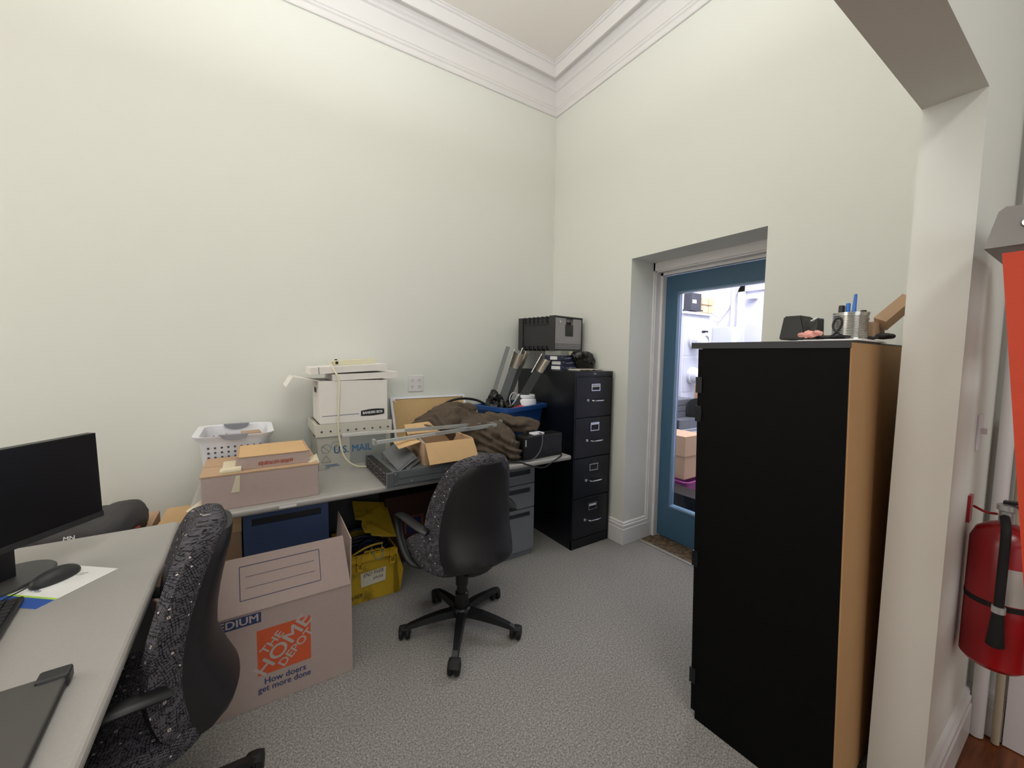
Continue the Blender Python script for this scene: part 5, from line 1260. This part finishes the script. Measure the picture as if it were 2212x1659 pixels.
for i in range(2):
    for j in range(2):
        xa=2.30+i*.14; za=1.985+j*.10
        mb=MB(); mb.box((xa,-.05,za),(xa+.115,0,za+.08),bev=.003); o=mb.build('junction_block',WOODBLK); solo(o,'pale yellow block, %s %s of the four right of the network box'%(('lower','upper')[j],('left','right')[i]),'junction block','junction blocks')
mb=MB(); mb.tube([(2.50,-.05,2.0),(2.58,-.06,1.95),(2.70,-.06,1.94),(2.735,-.10,2.0),(2.735,-.20,2.16),(2.69,-.26,2.28),(2.69,-.30,2.33)],.008,8,2); solo(mb.build('white_cable',WIRE,None,True),'white cable sagging between the yellow blocks and the far door','cable')
b=thing('ceiling_light','bright strip light hung above the far utility door','ceiling light',(2.5,-.7,2.5))
mb=MB(); mb.box((2.40,-1.3,2.50),(2.56,-.50,2.58)); mb.box((2.45,-1.0,2.58),(2.47,-.98,3.1)); mb.box((2.45,-.7,2.58),(2.47,-.68,3.1)); mb.build('housing',WHITEPL,b)
mb=MB(); mb.box((2.41,-1.29,2.475),(2.55,-.51,2.50)); mb.build('tube_lens',m_emit('lit diffuser','fffaf4',14.0),b)
# junk on the utility floor
def ubox(name,lab,cat,lo,hi,m,group=None,rz=0,extra=None):
    c=V(((lo[0]+hi[0])/2,(lo[1]+hi[1])/2,lo[2])); M=Matrix.Translation(c)@rotm(0,0,rz)
    b=thing(name,lab,cat,c,0,group); mb=MB(); mb.box((lo[0]-c.x,lo[1]-c.y,0),(hi[0]-c.x,hi[1]-c.y,hi[2]-lo[2]),M,bev=.003); mb.build('casing' if 'server' in name or 'case' in name else 'carton',m,b)
    if extra: extra(b,M)
    return b
SHF=mat('grey shelf steel','8b8d92',.5)
b=thing('shelf_unit','grey steel shelf standing behind the cartons in the utility room','shelf',(1.4,-.35,0))
mb=MB(); mb.box((1.10,-.62,.70),(1.75,-.08,.72)); mb.build('shelf_board',SHF,b)
for xx in (1.11,1.72):
    for yy in (-.61,-.10):
        mb=MB(); mb.box((xx,yy,0),(xx+.02,yy+.02,.70)); mb.build('post',SHF,b)
def srv(lo,hi,lab):
    def ex(b,M):
        w=(hi[0]-lo[0])/2; d_=(hi[1]-lo[1])/2; h=hi[2]-lo[2]
        mb=MB(); mb.box((-w-.004,-d_+.02,.006),(-w,d_-.02,h-.006),M); mb.build('bezel',PLASTICBLK,b)
        mb=MB(); mb.box((-w-.006,-d_+.04,h*.4),(-w-.004,-d_+.08,h*.7),M); mb.build('drive_label',GREYPL,b)
    return ubox('stacked_server',lab,'server',lo,hi,DKSTEEL,'equipment stacked on the utility shelf',0,ex)
srv((1.16,-.58,.721),(1.6,-.30,.815),'dark equipment case at the bottom of the utility shelf stack')
for k in range(3): srv((1.18,-.46,.816+.062*k),(1.6,-.14,.816+.062*k+.058),('grey equipment case lowest of the three behind the door glass','grey equipment case in the middle of three behind the door glass','grey equipment case topmost of three behind the door glass')[k])
ubox('cardboard_box','upright brown carton behind the round black fan','cardboard box',(1.62,-.62,.721),(1.745,-.42,1.15),CARD,None,0)
b=thing('desk_fan','round black fan partly hidden behind the tall cabinet','fan',(1.5,-.56,.721))
mb=MB(); mb.lathe([(.0,0),(.10,.004),(.115,.02),(.115,.05),(.0,.06)],(1.52,-.53,.90),28,(-.85,-.5,0)); mb.build('cage',PLASTICBLK,b,True)
mb=MB(); mb.cyl((1.53,-.53,.722),(1.53,-.53,.80),.02); mb.cyl((1.53,-.53,.722),(1.53,-.53,.735),.07); mb.build('stand',PLASTICBLK,b,True)
ubox('cardboard_box','lower of two stacked brown cartons behind the door glass','cardboard box',(.80,-.88,.36),(1.07,-.60,.565),CARD,'brown cartons behind the door glass',.0)
ubox('cardboard_box','upper of two stacked brown cartons behind the door glass','cardboard box',(.78,-.89,.566),(1.06,-.57,.745),CARD,'brown cartons behind the door glass',.0)
b=thing('plastic_basket','magenta plastic laundry basket on the utility floor','basket',(.92,-.72,0))
cx,cy=.93,-.73
prof=[(.12,.15,.001),(.125,.155,.01),(.165,.20,.33),(.185,.215,.345),(.185,.215,.355),(.160,.195,.352),(.155,.19,.33),(.12,.15,.02)]
mb=MB(); rings=[ring(hx_,hy_,z) for hx_,hy_,z in prof]; n=len(rings[0])
mb._add([v for r_ in rings for v in r_],[(i*n+k,i*n+(k+1)%n,(i+1)*n+(k+1)%n,(i+1)*n+k) for i in range(len(rings)-1) for k in range(n)]+[tuple(range(n)),tuple(range(len(rings)*n-1,(len(rings)-1)*n-1,-1))])
mb.build('tub',PINKPL,b,True)
mb=MB(); mb.tube([(.77,-.60,.35),(.76,-.66,.385),(.755,-.74,.37),(.76,-.80,.345)],.008,8,2); mb.build('handle',mat('pale grey handle','a9a3aa',.5),b,True)
ubox('computer_case','black computer case on the floor in front of the magenta basket','computer case',(.50,-1.18,0.001),(.70,-.80,.34),PLASTICBLK,None,.0)

# ------------------------------------------------------------------ light
def area(name, loc, target, size, sy, energy, col):
    l = bpy.data.lights.new(name,'AREA'); l.shape='RECTANGLE'; l.size=size; l.size_y=sy; l.energy=energy; l.color=col
    o = bpy.data.objects.new(name,l); COL.objects.link(o); o.location=loc
    o.rotation_euler=(V(target)-V(loc)).to_track_quat('-Z','Y').to_euler(); return o
LIGHTS = {'window_daylight':(38,(1,.94,.84)),'hall_window_daylight':(34,(.93,1,.98)),'room_fixture':(1.5,(1,.98,.94)),'corner_fixture':(2,(1,.985,.93)),'added_ceiling_fill':(47,(.94,.99,1.0)),'hall_fixture':(32,(1,.97,.95)),'utility_fixture':(80,(.95,.95,1.08))}
area('window_daylight',(XW+.03,-1.225,2.15),(0,-1.225,2.0),1.6,2.3,*LIGHTS['window_daylight'])
area('hall_window_daylight',(-3.0,YS+.03,2.1),(-2.6,0,1.9),3.0,2.4,*LIGHTS['hall_window_daylight'])
area('room_fixture',(-3.2,-1.9,CZ-.06),(-3.2,-1.9,0),1.2,.6,*LIGHTS['room_fixture'])
area('corner_fixture',(-1.5,-1.9,CZ-.06),(-1.5,-1.9,0),1.2,.6,*LIGHTS['corner_fixture'])
area('added_ceiling_fill',(-2.2,-1.9,2.95),(-2.2,-1.9,5),1.2,.3,*LIGHTS['added_ceiling_fill'])  # added unseen upward light that brightens the ceiling, no fixture modelled
area('hall_fixture',(-2.2,-4.4,CZ-.06),(-2.2,-4.4,0),1.2,.6,*LIGHTS['hall_fixture'])
area('utility_fixture',(1.5,-1.2,3.05),(1.5,-1.2,0),1.4,1.0,*LIGHTS['utility_fixture'])
w = bpy.data.worlds.new('sky'); sc.world = w; w.use_nodes = True
w.node_tree.nodes['Background'].inputs[0].default_value=(.75,.85,1.0,1); w.node_tree.nodes['Background'].inputs[1].default_value=.25
sc.view_settings.view_transform='Standard'; sc.view_settings.look='None'; sc.view_settings.exposure=0.0; sc.view_settings.gamma=1.0; sc.view_settings.use_curve_mapping=False
